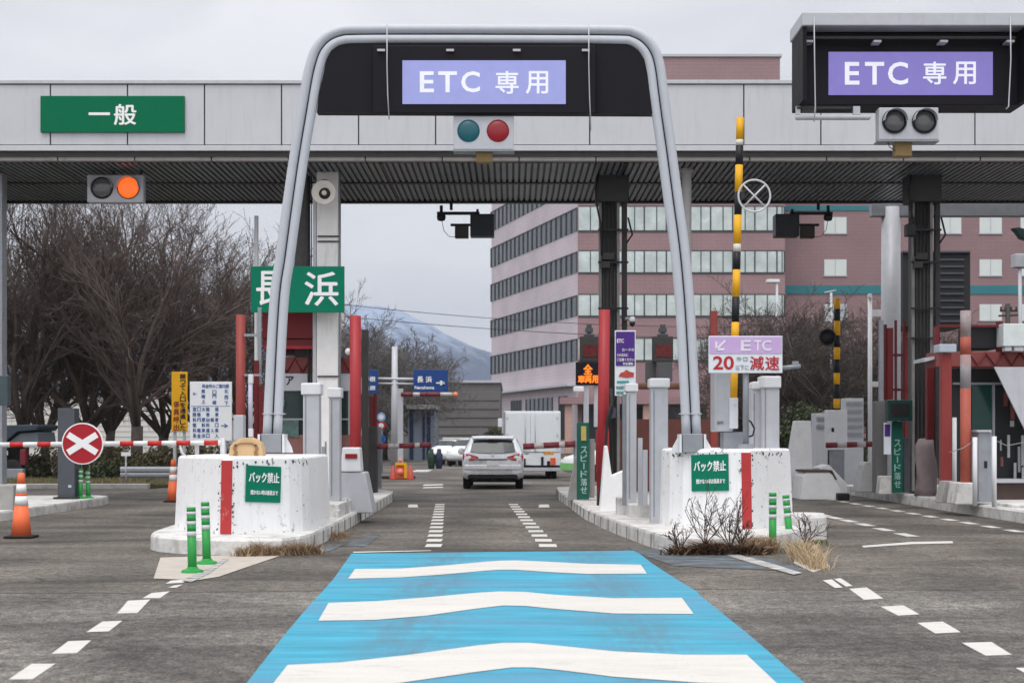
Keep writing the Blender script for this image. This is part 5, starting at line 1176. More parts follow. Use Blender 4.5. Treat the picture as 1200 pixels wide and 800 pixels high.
# power poles and far lamp at the right edge
pp = thing('utility_pole', (X(1181,80), 80, 0), 'distant utility pole with cross arms in front of the pink wing at the right edge', 'utility pole')
b = MB(); b.tube([(X(1181,80),80,0),P(1181,356,80)], .13, 8); b.build('pole', dark_metal, pp)
b = MB(); b.tube([P(1172,364,80),P(1192,364,80)], .06, 6); b.tube([P(1170,370,80),P(1194,369,80)], .05, 6)
for x in (1173,1178,1185,1191): b.tube([P(x,364,80),P(x,359,80)], .05, 6)
b.build('crossarm', dark_metal, pp)
wl = thing('street_lamp', (X(1197,40), 40, 0), 'slim pale pole with a white box at the right edge of the photo', 'street lamp')
b = MB(); b.tube([(X(1197.5,40),40,0),P(1195,305,40)], .05, 8); b.build('pole', light_metal, wl)
b = MB(); b.pbox(1190,1212,297,313,39.9,.4); b.build('box', light_metal, wl, bevel=.02)
fsx = thing('traffic_light', (X(1196,38), 38, Z(282,38)), 'dark green traffic light housing poking in at the right edge', 'traffic light')
b = MB(); b.prism([(X(1187,38),Z(267,38)),(X(1194,38),Z(266,38)),(X(1212,38),Z(271,38)),(X(1212,38),Z(284,38)),(X(1197,38),Z(279,38)),(X(1192,38),Z(272,38))], 38, 38.25, 'y'); b.build('housing', mat('dark_teal_case', (.02,.04,.035), .5), fsx, bevel=.02)
b = MB(); b.tube([P(1205,284,38.1),P(1205,297,38.1),P(1205,300,39.9)], .04, 8); b.build('arm', light_metal, fsx)

# ================================================================== LEFT LANE
d = 21.3
lb_ = thing('boom_gate', (X(-40,d), d, 0), 'long lowered red and white boom closing the left lane', 'boom gate')
seq = [(-60,0),(12,0),(27.6,1),(44.4,0),(60,1),(141,0),(157,1),(173.5,0),(190,1),(207,0),(223.5,1),(239.5,0),(256,1),(259,0)]
b = MB()
for (a, _), (c, k) in zip(seq, seq[1:]):
    b.m = k; b.tube([P(a,521-(a/258)*2.5,d), P(c,521-(c/258)*2.5,d)], .036, 12)
b.build('boom', [boom_white, boom_red], lb_)
b = MB(); b.box(X(-72,d), X(-48,d), d-.1, d+.35, .15, Z(496,d)); b.build('cabinet', white_metal, lb_, bevel=.02)
b = MB(); b.tube([P(211,521,d),P(213,530,d),P(219,537,d)], .02, 8); b.pbox(228.5,232.5,521,540,d+.05,.05); b.pbox(258,263,513,536,d+.1,.08); b.build('rest_fork', white_metal, lb_)
sx = thing('stop_disc', (X(99,d-.08), d-.08, Z(545,d)), 'round red disc with white cross hung on the left boom', 'sign')
b = MB(); b.smooth = False; b.lathe((X(99,d),d-.10,Z(519.5,d)), [(24.3*d/F,-.0),(24.3*d/F,.02)], 48, 'y'); b.build('rim', lettering, sx)
b = MB(); b.lathe((X(99,d),d-.104,Z(519.5,d)), [(22.9*d/F,-.0),(22.9*d/F,.0035)], 48, 'y'); b.build('disc', mat('stop_red', (.36,.012,.022), .45, var=.04), sx)
b = MB()
for s_ in (-1,1):
    M = Matrix.Translation((X(99,d), d-.106, Z(519.5,d))) @ Matrix.Rotation(R(32*s_),4,'Y'); q = MB(); q.box(-.235,.235,-.002 if s_>0 else -.0035,.001,-.043,.043); xform(q,M); b.add(q.v, q.f)
b.build('cross', lettering, sx)
b = MB()
for x in (95,104): b.tube([P(x,541,d-.06),P(x+1,551,d-.04)], .006, 5)
b.build('chain', grey_metal, sx)
# grey column on the left island
gc = thing('grey_column', (X(77,30), 30, .15), 'slate grey square steel column standing on the left kerb', 'column')
b = MB(); b.pbox(67.5,87.5,478,588,30,.33); b.build('shaft', slate_metal, gc, bevel=.01)
b = MB(); b.box(X(64,30), X(92,30), 29.9, 30.45, .15, .2); b.pbox(44,80,588.5,590,29.2,.2); b.build('base_plate', dark_metal, gc)
b = MB(); b.pbox(80,83.5,568,571,29.99,.009); b.build('label_plate', light_metal, gc)
b = MB(); b.box(X(-60,31), X(2.5,31), 31, 31.3, .0, ZS-.1); tag(b.build('canopy_post', grey_metal, bevel=.01), 'pale grey post cut by the left edge of the photo', 'post')
b = MB(); b.pbox(-6,9,440,475,25.8,.18); tag(b.build('control_box', mat('blue_grey_box', (.05,.07,.08), .5), bevel=.012), 'dark blue grey box on the post at the left edge', 'box')
b = MB(); b.box(X(-40,25.5), X(16,25.5), 25.5, 26, .15, Z(568,25.5)); tag(b.build('base_block', concrete, bevel=.02), 'grey concrete base block at the left edge behind the traffic cone', 'base')
# traffic cones
def cone(x, yb, d, h, label, bw):
    t = thing('traffic_cone', (X(x,d), d, 0), label, 'traffic cone', 'traffic cones by the left lane')
    q = MB(); q.smooth = True; rb, rt = .135, .042
    zs = [.03, .03, .50*h/.87, .62*h/.87, .72*h/.87*.98, h]
    pr = lambda z: rb+(rt-rb)*(z-.03)/(h-.03)
    q.m = 0; q.lathe((X(x,d),d,0), [(pr(.03)+.0,.03),(pr(h*.50),h*.50)], 24); q.lathe((X(x,d),d,0), [(pr(h*.645),h*.645),(pr(h*.69),h*.69)], 24); q.lathe((X(x,d),d,0), [(pr(h*.83),h*.83),(pr(h*.99),h*.99),(pr(h)*.75,h)], 24)
    q.m = 1; q.lathe((X(x,d),d,0), [(pr(h*.50)+.002,h*.50),(pr(h*.645)+.002,h*.645)], 24); q.lathe((X(x,d),d,0), [(pr(h*.69)+.002,h*.69),(pr(h*.83)+.002,h*.83)], 24)
    q.build('cone_body', [orange_pl, white_band], t)
    q = MB(); q.box(X(x,d)-bw/2, X(x,d)+bw/2, d-bw/2, d+bw/2, .004, .035); q.build('rubber_base', rubber, t, bevel=.008)
cone(25, 630, D(630), .88, 'orange traffic cone with two white bands at the left edge, nearest the camera', .37)
cone(203, 590, D(588), .90, 'orange traffic cone half hidden behind the left barrier block', .34)
# flexible green delineator posts
def delin(x, yt, yb, label, lean=0.0, z0=.0, d=None, group='green delineator posts'):
    d = d or D(yb, z0); h = Z(yt,d)-z0; r = .045; t = thing('delineator_post', (X(x,d), d, z0), label, 'delineator', group)
    def at(f): return (X(x,d)+lean*h*f, d, z0+h*f)
    q = MB(); a = 0; q.m = 0
    for e, k in ((.0,0),(.56,0),(.635,1),(.73,0),(.79,1),(.885,0),(.935,1),(1,0)):
        if e > 0:
            q.m = k; q.tube([at(a), at(e)], r*(1.04 if k else 1), 14)
        a = e
    q.m = 0; q.build('post_body', [green_post, mat('silver_reflective_band', (.52,.54,.56), .35)], t)
    q = MB(); q.smooth = False; q.lathe((X(x,d),d,z0+.005), [(.115,0),(.105,.025),(.06,.04),(.05,.06)], 18); q.build('base', green_post, t)
delin(225.5, 594, 671, 'green delineator post with silver bands, front left one of the pair before the left block', -.02)
delin(242.5, 588, 661, 'green delineator post with silver bands, rear right one of the pair before the left block', -.03)
delin(905.5, 577, 646, 'upright green delineator post before the right block', .0)
delin(926, 580, 637, 'green delineator post leaning by the dry grass at the right block, behind the upright one', -.09)
delin(94, 549, 584, 'far green delineator post under the stop disc, left one', .02, .15, 30.2)
delin(103.5, 551, 584, 'far green delineator post under the stop disc, right one', -.02, .15, 30.4)
# boards
yg = thing('warning_board', (X(211,43.4), 43.4, 0), 'tall narrow yellow board with dark vertical writing by the left road', 'sign')
b = MB(); b.pbox(201,219.5,435.5,505,43.4,.05); b.build('panel', yellow_sign, yg, bevel=.008)
b = MB()
for k, ch in enumerate('誤って入口を通過した'): ptext(b, ch, 211, 217.5, 438+k*6.7, 443.6+k*6.7, 43.4, .004, .03)
b.build('lettering', black_ink, yg)
b = MB()
for k, ch in enumerate('係員呼出'): ptext(b, ch, 203.5, 210, 470+k*9, 477+k*9, 43.4, .004, .03)
b.build('red_lettering', mat('brown_red_ink', (.25,.05,.02), .6), yg)
b = MB(); b.pbox(203,206,505,560,43.45,.1); b.pbox(214,217,505,560,43.45,.1); b.build('post', light_metal, yg)
white_board = mat('white_board_face', (.84,.86,.88), .5, var=.03)
ib = thing('information_board', (X(246.5,43.2), 43.2, 0), 'white information board with rows of small blue writing and arrows', 'sign')
b = MB(); b.pbox(222.5,271.5,447,516,43.2,.05); b.build('panel', white_board, ib, bevel=.008)
b = MB()
ptext(b, '料金所のご案内図', 237, 268, 450, 454.5, 43.2, .004, .02)
for t_, x, y in (('←',226,459),('東',236,456),('口',249,457),('北',263,456),('南',236,462),('門',249,462),('西',263,463),('上',236,468),('線',249,469),('下',263,470)): ptext(b, t_, x, x+4.5, y, y+4.5, 43.2, .004, .02)
b.pbox(224,270,475.4,475.9,43.194,.003)
g_ = random.Random(4); chars = '普通大型特軽自動車料金円出口入口北陸米原長浜'
for r_ in range(6):
    for c_ in range(6):
        if g_.random() < .82: ptext(b, g_.choice(chars), 226+c_*5.2, 230+c_*5.2, 477+r_*6.2, 481.6+r_*6.2, 43.2, .004, .02)
ptext(b, '→', 259, 267, 496, 501, 43.2, .004, .03)
b.build('lettering', blue_ink, ib)
b = MB(); b.pbox(228,231,516,560,43.25,.1); b.pbox(262,265,516,560,43.25,.1); b.build('post', light_metal, ib)
# guard rail at the verge
gr = thing('guard_rail', (X(170,43), 43, 0), 'short grey guard rail in front of the hedge', 'guard rail')
b = MB(); prof = [(0,Z(560,43)),(-.03,Z(557.5,43)),(-.03,Z(555,43)),(.0,Z(553.5,43)),(-.03,Z(552,43)),(-.03,Z(549,43)),(0,Z(546.5,43)),(.02,Z(546.5,43)),(.02,Z(560,43))]
b.prism([(43+p[0],p[1]) for p in prof], X(141,43), X(210,43), 'x'); b.build('rail', grey_metal, gr)
for x in (146,178): b = MB(); b.tube([(X(x,43),43.08,.0),P(x,547,43.08)], .06, 10); b.build('post', grey_metal, gr)
ms = thing('marker_post', (X(147,42.5), 42.5, 0), 'short post with small white plate above the guard rail end', 'marker')
b = MB(); b.tube([(X(147.5,42.5),42.5,0),P(147.5,531,42.5)], .025, 8); b.build('post', light_metal, ms)
b = MB(); b.pbox(142,153,529.5,534,42.4,.03); b.build('plate', lettering, ms)

# ================================================================== FAR SIGNS BEYOND THE TOLL
rsg = thing('direction_sign', (X(462,76), 76, 0), 'pale pole carrying two blue direction signs with white writing', 'road sign')
b = MB(); b.tube([(X(462.5,76),76,0),P(462.5,406,76)], [.20,.14], 12); b.build('pole', light_metal, rsg)
b = MB(); b.tube([P(434,443.5,75.9),P(505,444.5,75.9)], .07, 8); b.tube([P(434,449,75.9),P(505,450,75.9)], .05, 8); b.build('arm', light_metal, rsg)
b = MB(); b.pbox(484.5,525,433,459,75.6,.06); pn = b.build('panel', blue_sign, rsg, bevel=.015)
b = MB(); ptext(b,'長',489,496,441,448,75.6,.02,.025); ptext(b,'浜',499,506,441,448,75.6,.02,.025); ptext(b,'Nagahama',486,509,452,457,75.6,.02,.02); ptext(b,'→',511,522,445.5,451.5,75.6,.02,.05); b.build('lettering', lettering, pn)
b = MB(); b.pbox(423,443,433,461,75.55,.06); pn = b.build('panel', blue_sign, rsg, bevel=.015)
b = MB(); ptext(b,'彦根',426,440,441,447,75.55,.02,.025); ptext(b,'米原',426,440,452,457,75.55,.02,.02); b.build('lettering', lettering, pn)
sgn = thing('regulation_sign', (X(447,60), 60, 0), 'pole with three small round signs, blue, red ringed and blue, beyond the booth', 'road sign')
b = MB(); b.tube([(X(447,60),60,0),P(447,483,60)], .045, 8); b.build('pole', grey_metal, sgn)
for k, (y, mm) in enumerate(((488.5,mat('pale_blue_disc', (.22,.36,.55), .4)),(498.5,red_ink),(514,mat('blue_disc', (.02,.10,.42), .4)))):
    q = MB(); q.lathe((X(447,60),59.9,Z(y,60)), [(.17,-.02),(.17,.0)], 24, 'y'); dk = q.build('disc', mm, sgn)
    q = MB(); q.lathe((X(447,60),59.87,Z(y,60)), [(.10,-.004),(.10,.0)], 20, 'y'); q.build('face', [white_sign, white_sign, white_sign][k], dk) if k < 2 else q.build('face', blue_sign, dk)
# far boom with orange ball
fb = thing('height_bar', (X(470,66), 66, 0), 'high red and white bar ending in an orange ball in front of the grey hall', 'boom gate')
b = MB(); boom(b, [470,484,492,500,516,530], 462, 462, 66, .09, [1,0,1,1,0]); b.smooth=True; b.build('bar', [mat('bar_grey_white', (.46,.44,.44), .5), boom_red_d], fb)
b = MB(); b.m = 0; b.smooth = True; b.lathe(P(533.5,465.5,66), [(.004,0),(.09,.03),(.125,.12),(.09,.21),(.004,.24)], 16); b.build('ball', mat('orange_ball', (.70,.22,.12), .5), fb)
b = MB(); b.pbox(466,472,455,548,66,.3); b.build('post', light_metal, fb)
# roadworks clutter
def small(name, fn, label, cat): tag(fn().build(*name), label, cat)
rw = thing('roadworks_barrier', (X(468,50), 50, 0), 'orange and yellow roadworks barrier with red lamps far left of the silver car', 'roadworks barrier')
b = MB(); b.pbox(464,474,545,561,50,.25); b.build('orange_board', orange_pl, rw, bevel=.04)
b = MB(); b.pbox(463,476,542,545,49.95,.3); b.pbox(473.5,477,545,560,49.95,.2); b.build('yellow_frame', yellow_m, rw)
b = MB(); b.smooth = True; b.lathe(P(469,541.5,50), [(.06,0),(.06,.1),(.004,.14)], 12); b.lathe(P(469,553,49.95), [(.11,-.02),(.11,0)], 18, 'y'); b.build('lamp', mat('salmon_lamp', (.75,.22,.16), .4), rw)
for k, (x, dd, lab) in enumerate(((460.5,50,'small red cone left of the far roadworks barrier'),(481,49.8,'small red cone right of the far roadworks barrier'))):
    q = MB(); q.smooth = True; q.lathe((X(x,dd),dd,0), [(.13,0),(.12,.03),(.04,.45),(.02,.46)], 14); q.m = 1; q.lathe((X(x,dd),dd,0), [(.088,.2),(.066,.3)], 14); tag(q.build('traffic_cone', [mat('dull_red_cone', (.45,.07,.05), .5), white_band]), lab, 'traffic cone')
q = MB(); q.box(X(443,51), X(487,51), 50.6, 51, .0, .11); tag(q.build('rubber_ramp', dark_metal, bevel=.03), 'low dark kerb strip under the far roadworks barrier', 'kerb strip')
for x, mm, lab in ((505.5,mat('dark_green_barrel',(.02,.045,.03),.6),'dark green road barrel left of a navy one beyond the toll lane'),(514.5,mat('navy_barrel',(.02,.03,.06),.6),'navy road barrel right of a dark green one beyond the toll lane')):
    q = MB(); q.smooth = True; q.lathe((X(x,68),68,0), [(.13,0),(.14,.1),(.17,.3),(.17,.62),(.10,.70),(.09,.86),(.004,.88)], 16); tag(q.build('road_barrel', mm), lab, 'barrel')
q = MB(); q.box(X(484,60), X(503,60), 59.5, 62, .0, .07); structure(q.build('pavement', mat('pale_kerb', (.52,.50,.48), .8), bevel=.02))

# ================================================================== VEHICLES
def wheel(parent, cx, cy, r, w_, name='wheel'):
    q = MB(); q.smooth = True; q.lathe((cx-w_/2,cy,r), [(r*.62,0),(r*.93,0),(r,.03),(r,w_-.03),(r*.93,w_),(r*.62,w_)], 26, 'x'); wh = q.build(name, rubber, parent)
    q = MB(); q.smooth = False; q.lathe((cx-w_/2+.012,cy,r), [(r*.1,0),(r*.61,.012),(r*.61,w_-.036),(r*.1,w_-.024)], 20, 'x'); q.build('rim', light_metal, wh)
    return wh
def car_body(W, sections):
    """sections: (y, z_bottom, z_belt, z_top, half_width_low, half_width_belt, half_width_top)"""
    q = MB(); q.smooth = True; rings = []
    for (y, zb, zm, zt_, w0, w1, w2) in sections:
        r_ = [(w0*.86,zb),(w0,zb+.07),(w0*1.0,zb+(zm-zb)*.35),(w1,zb+(zm-zb)*.75),(w1*.985,zm-.03),(w1*.955,zm+.02),((w1*.955+w2)/2+.01,(zm+zt_)/2),(w2,zt_-.05),(w2*.93,zt_-.01),(w2*.6,zt_+.006)]
        ring = [(x,y,z) for x,z in r_]+[(-x,y,z) for x,z in reversed(r_)]
        rings.append(ring)
    q.loft(rings); return q
# the silver estate car, seen from behind
cd_ = 40.4
k_ = 1.0
car = thing('estate_car', (X(577.5,cd_), cd_, 0), 'silver estate car seen from behind driving away down the toll lane', 'car')
ox = X(577.5, cd_); hw = .81
def place(q, s_=1.0, dy=0.0): q.v = [(ox+p[0]*s_, cd_+dy+p[1]*s_, p[2]*s_) for p in q.v]; return q
secs = [(.00,.36,.80,.86,.70,.74,.66),(.03,.30,.90,.98,.77,.785,.70),(.10,.27,.93,1.10,.80,.805,.66),(.22,.26,.95,1.30,.81,.815,.61),(.40,.25,.96,1.385,.81,.82,.60),(1.2,.22,.95,1.41,.81,.82,.61),(2.2,.22,.93,1.40,.81,.82,.60),(2.7,.22,.92,1.28,.81,.82,.62),(3.3,.22,.90,.93,.81,.81,.66),(4.0,.24,.80,.84,.79,.78,.64),(4.25,.32,.68,.72,.70,.69,.56)]
place(car_body(hw, secs)).build('body', car_silver, car)
def curve_panel(pts_low, pts_high, off=0.0):
    q = MB(); n = len(pts_low); q.smooth = True
    q.add(list(pts_low)+list(pts_high), [(i,i+1,n+i+1,n+i) for i in range(n-1)]); return q
def back_y(z):                           # tailgate profile of the body
    P_ = [(.36,0),(.86,-.002),(.98,.03),(1.10,.10),(1.30,.22),(1.385,.40)]
    for (a, ya), (c, yc) in zip(P_, P_[1:]):
        if a <= z <= c: return ya+(yc-ya)*(z-a)/(c-a)
    return 0
def patch(poly, thick=.02, push=.012):   # polygon on the rear, following the tailgate
    n = len(poly); q = MB()
    fr_ = [(x, back_y(z)-push+(.10*abs(x)**3), z) for x, z in poly]; bk = [(x, y+thick, z) for x, y, z in fr_]
    q.add(fr_+bk, [tuple(range(n)), tuple(range(2*n-1,n-1,-1))]+[(i,(i+1)%n,n+(i+1)%n,n+i) for i in range(n)]); return q
place(patch([(-.60,.985),(-.3,.965),(0,.96),(.3,.965),(.60,.985),(.545,1.22),(.50,1.275),(.25,1.295),(0,1.30),(-.25,1.295),(-.50,1.275),(-.545,1.22)], .03, .03)).build('rear_window', car_glass, car)
sp_ = MB(); sp_.loft([[(x,.10,z) for x,z in ((-.53,1.315),(.53,1.315),(.50,1.36),(-.50,1.36))],[(x,.42,z) for x,z in ((-.58,1.36),(.58,1.36),(.57,1.405),(-.57,1.405))]]); place(sp_).build('roof_spoiler', car_silver, car, bevel=.015)
q = MB(); q.box(-.12,.12,.085,.10,1.318,1.332); place(q).build('brake_light', tail_red, car)
q = MB(); q.tube([(0,.02,.985),(-.05,.03,1.0),(.36,.05,1.01)], .011, 6); place(q).build('wiper', black_pl, car)
for s_ in (-1,1):
    la = patch([(s_*.78,.745),(s_*.80,.86),(s_*.77,.945),(s_*.62,.925),(s_*.40,.865),(s_*.37,.825),(s_*.50,.765),(s_*.65,.74)], .05, .025)
    l_ = place(la).build('tail_light', tail_red, car)
    place(patch([(s_*.62,.79),(s_*.45,.80),(s_*.40,.835),(s_*.52,.83),(s_*.64,.82)], .03, .04)).build('clear_section', mat('pink_clear_lamp', (.50,.22,.22), .2), l_)
    q = MB(); q.box(s_*.70-.06, s_*.70+.06, .005, .03, .445, .475); place(q).build('reflector', tail_red, car)
    q = MB(); q.box(s_*.64-.12, s_*.64+.12, -.002, .02, .425, .50); place(q).build('bumper_inset', mat('pale_chrome', (.60,.60,.62), .2, .5), car)
    wheel(car, ox+s_*.70, cd_+.78, .305, .20); wheel(car, ox+s_*.70, cd_+3.35, .305, .20)
    q = MB(); q.lathe((s_*.92,2.75,.98), [(.02,-.05),(.09,-.03),(.10,.04),(.05,.08)], 14, 'y'); q.tube([(s_*.92,2.78,.96),(s_*.80,2.78,.94)], .02, 6); place(q).build('door_mirror', car_silver, car)
    q = MB(); q.smooth = True
    q.add([(s_*.80,.55,.985),(s_*.80,2.9,.965),(s_*.63,2.35,1.32),(s_*.635,.55,1.32)], [(0,1,2,3)]); place(q).build('side_window', car_glass, car)
place(patch([(-.39,.80),(.39,.80),(.36,.765),(-.36,.765)], .02, .02)).build('tailgate_recess', mat('dark_grey_plastic', (.12,.12,.125), .5), car)  # flat dark grey strip just below the chrome strip
place(patch([(-.40,.835),(.40,.835),(.39,.808),(-.39,.808)], .02, .022)).build('chrome_strip', mat('chrome', (.6,.6,.62), .15, .9), car)
q = MB(); q.lathe((0,-.02,.90), [(.045,0),(.045,.03)], 16, 'y'); place(q).build('emblem', MATS['chrome'], car)
pl_ = place(patch([(-.165,.62),(.165,.62),(.165,.745),(-.165,.745)], .012, .022)).build('number_plate', mat('plate_white', (.66,.67,.66), .5), car)
q = MB(); q.box(-.76,.76,-.014,.10,.50,.66); place(q).build('bumper', car_silver, car, bevel=.04, seg=3)
q = MB(); q.box(-.66,.66,.0,.12,.27,.42); place(q).build('diffuser', black_pl, car, bevel=.03)
q = MB(); q.box(-.60,.60,.3,3.9,.18,.25); place(q).build('underbody', black_pl, car)
# white box truck
td = 50.5; tr = thing('box_truck', (X(624,td), td, 0), 'white box truck with double rear doors parked ahead of the silver car', 'truck')
x0, x1 = X(590,td), X(657,td)
b = MB(); b.box(x0, x1, td, td+4.2, Z(530,td), Z(481.5,td)); b.build('cargo_box', box_white, tr, bevel=.03)
xm = X(621.5, td)
for a, c in ((x0+.07,xm-.006),(xm+.006,x1-.05)):
    b = MB(); b.box(a, c, td-.02, td-.001, Z(529,td), Z(484,td)); dr = b.build('rear_door', box_white, tr, bevel=.006)
    b = MB()
    for f in (.80 if c < x1-.2 else .16,): b.tube([(a+(c-a)*f,td-.04,Z(529,td)),(a+(c-a)*f,td-.04,Z(484,td))], .014, 8)
    for z in (Z(490,td),Z(510,td),Z(524,td)): 
        e = a+.03 if c < x1-.2 else c-.09; b.box(e, e+.06, td-.035, td-.021, z-.04, z+.04)
    b.build('lock_rod', light_metal, dr)
b = MB(); b.box(x0, x0+.05, td-.03, td-.001, Z(529,td), Z(482,td)); b.build('corner_post', grey_metal, tr)
b = MB(); b.box(x0+.02, x1, td+.0, td+.1, Z(545,td), Z(530.3,td)); rp = b.build('rear_panel', box_white, tr, bevel=.01)
b = MB(); b.pbox(637,649,529,532,td-.012,.01); b.build('red_yellow_reflector', mat('orange_yellow_reflector', (.70,.30,.02), .4, var=.6, scale=5), rp)
b = MB(); b.pbox(613,622,536,544,td-.02,.02); b.build('number_plate', MATS['plate_white'], rp)
b = MB(); b.pbox(645,651,536,544.5,td-.06,.05); b.build('tail_light', mat('orange_tail_lamp', (.72,.12,.03), .3), tr, bevel=.015)
b = MB(); b.pbox(614,616,537,546,td-.04,.03); b.pbox(634,637,535,546,td-.04,.03); b.pbox(641,644.5,540,546,td-.03,.03); b.build('hinge_bracket', black_pl, rp)
b = MB(); b.box(x0+.1, x1-.02, td+.15, td+3.8, Z(552,td), Z(545.2,td)); b.build('chassis', black_pl, tr)
b = MB(); b.box(x0+.02, x1, td-.1, td+.02, Z(551.5,td), Z(547.5,td)); b.build('under_run_bar', light_metal, tr)
for x in (X(601,td), X(605.5,td), X(643,td), X(650,td)): wheel(tr, x, td+1.0, .30, .17)
for x in (X(598,td), X(650,td)): wheel(tr, x, td+5.0, .30, .17)
b = MB(); b.loft([ringbox(x0+.1,x1-.1,td+4.3,td+5.9,.35), ringbox(x0+.1,x1-.1,td+4.3,td+5.85,1.1), ringbox(x0+.18,x1-.18,td+4.35,td+5.3,1.9)]); b.build('cab', box_white, tr, bevel=.05)
b = MB(); b.pbox(583.5,588.5,490,500,td+4.9,.1); b.tube([P(588.5,495,td+4.95),(x0+.1,td+4.95,Z(495,td+4.95))], .02, 6); b.build('wing_mirror', white_metal, tr, bevel=.02)
# small taxi-like car at the right gate, and far parked vehicles
def small_car(name, px, d, rot, L_, label, body, lower=None, W=.74, Hh=1.45):
    t = thing(name, (X(px,d), d, 0), label, 'car')
    q = car_body(W, [(0,.36,.72,.78,W*.9,W*.93,W*.75),(.12,.28,.84,.93,W,W,W*.78),(.42,.25,.88,Hh*.93,W,W*1.01,W*.74),(.7,.24,.88,Hh,W,W*1.01,W*.76),(L_*.5,.24,.87,Hh,W,W*1.01,W*.76),(L_*.60,.24,.87,Hh*.97,W,W*1.01,W*.74),(L_*.76,.24,.86,.96,W,W,W*.8),(L_*.95,.26,.74,.78,W,W*.97,W*.8),(L_,.34,.62,.66,W*.9,W*.88,W*.7)])
    M = Matrix.Translation((X(px,d),d,0)) @ Matrix.Rotation(R(rot),4,'Z') @ Matrix.Translation((0,-L_/2,0))
    xform(q,M)
    gl = {'side_window': [], 'windscreen': [], 'rear_window': []}; keep = []
    for fi, f in enumerate(q.f):
        if len(f) == 4:
            sec, i = min(f)//20, None
            ids = sorted(v % 20 for v in f); ids = (ids[0], ids[-1])
            side = ids in ((5,7),(5,6),(6,7),(12,13),(13,14)); topf = ids[0] >= 7 and ids[1] <= 12
            if side and 1 <= sec <= 5 : gl['side_window'].append(f); continue
            if topf and sec == 5: gl['windscreen'].append(f); continue
            if topf and sec == 1: gl['rear_window'].append(f); continue
        keep.append(f)
    allv = q.v
    def subset(fs):
        r_ = MB(); r_.smooth = True; idx = {}; vv = []
        for f in fs:
            for v in f:
                if v not in idx: idx[v] = len(vv); vv.append(allv[v])
        r_.add(vv, [[idx[v] for v in f] for f in fs]); return r_
    subset(keep).build('body', body, t)
    for nm, fs in gl.items(): subset(fs).build(nm, car_glass, t)
    for s_ in (-1,1):
        if lower: 
            q = MB(); q.box(s_*W*1.015-.008, s_*W*1.015+.008, .5, L_*.8, .30, .66); xform(q,M).build('side_stripe', lower, t)
        for yy in (L_*.2, L_*.8):
            q = MB(); q.smooth = True; q.lathe((s_*W*.92-.09,yy,.29), [(.17,0),(.27,0),(.29,.03),(.29,.15),(.27,.18),(.17,.18)], 20, 'x'); wh = xform(q,M).build('wheel', rubber, t)
            q = MB(); q.lathe((s_*W*.92-.085,yy,.29), [(.03,0),(.17,.005),(.17,.165),(.03,.17)], 16, 'x'); xform(q,M).build('rim', light_metal, wh)
    for s_ in (-1,1):
        q = MB(); q.box(s_*W*.75-.11, s_*W*.75+.11, L_*.955, L_*.99, .58, .70); xform(q,M).build('headlight', tail_clear, t)
        q = MB(); q.box(s_*W*.82-.06, s_*W*.82+.06, -.0, .06, .62, .80); xform(q,M).build('tail_light', tail_red, t)
    if lower:
        q = MB(); q.box(-W*.75, W*.9, L_*.97, L_+.012, .34, .56); xform(q,M).build('front_stripe', lower, t)
    return t
small_car('hatchback_car', 727, 49, 112, 3.6, 'white hatchback car with light green lower side, half hidden by the right gate', car_white, mat('light_green_paint', (.22,.55,.18), .4), .75, 1.5)
small_car('hatchback_car', 525, 78, 168, 3.4, 'small white parked car far beyond the silver car, left one of two', car_white, None, .60, 1.25)
small_car('hatchback_car', 548, 75, 168, 3.5, 'small white parked car just left of the silver car roof', car_white, None, .66, 1.3)
vt = thing('box_trailer', (X(538,82), 82, 0), 'low pale grey box trailer parked behind the small white cars', 'trailer')
b = MB(); b.box(X(518.5,82), X(562,82), 82, 84.2, .45, Z(512.5,82)); b.build('cargo_box', mat('pale_grey_box', (.50,.50,.49), .5, dirt=.2), vt, bevel=.04)
b = MB(); b.box(X(520,82), X(560,82), 82.1, 84.1, .28, .449); b.build('chassis', black_pl, vt)
for x in (528,552):
    q = MB(); q.smooth = True; q.lathe((X(x,82),82.1,.27), [(.15,0),(.26,0),(.27,.03),(.27,.15),(.26,.18),(.15,.18)], 20, 'y'); q.build('wheel', rubber, vt)
# dark tipper truck at the left edge
dk = thing('dark_truck', (X(18,46), 46, 0), 'dark blue grey truck parked under the trees at the left edge', 'truck')
d = 46; navy = mat('navy_truck_paint', (.035,.05,.07), .4)
b = MB(); b.prism([(X(-60,d),Z(540,d)),(X(-2,d),Z(540,d)),(X(6,d),Z(518,d)),(X(20,d),Z(506,d)),(X(43,d),Z(504,d)),(X(46,d),Z(499,d)),(X(44,d),Z(497,d)),(X(3,d),Z(498,d)),(X(-60,d),Z(498,d))], d, d+2.0, 'y'); b.build('hood', navy, dk, bevel=.03)
b = MB(); b.prism([(X(8,d),Z(518,d)),(X(22,d),Z(507.5,d)),(X(42,d),Z(506,d)),(X(44,d),Z(520,d)),(X(36,d),Z(522,d)),(X(10,d),Z(522,d))], d+.1, d+1.9, 'y'); b.build('side_panel', mat('blue_grey_panel', (.12,.14,.165), .4), dk, bevel=.02)
b = MB(); b.box(X(-60,d), X(22,d), d+.2, d+1.8, .35, Z(540,d)-.002); b.build('chassis', black_pl, dk)
b = MB(); b.pbox(23,30,526,545,d+.05,.3); b.build('red_tank', mat('dark_red_tank', (.16,.02,.03), .4), dk, bevel=.03)
b = MB(); b.pbox(2,27,549,562,d-.1,.3); b.build('step_panel', grey_metal, dk, bevel=.02)
b = MB(); b.pbox(4,9,528,533,d-.02,.05); b.build('lamp', tail_clear, dk)
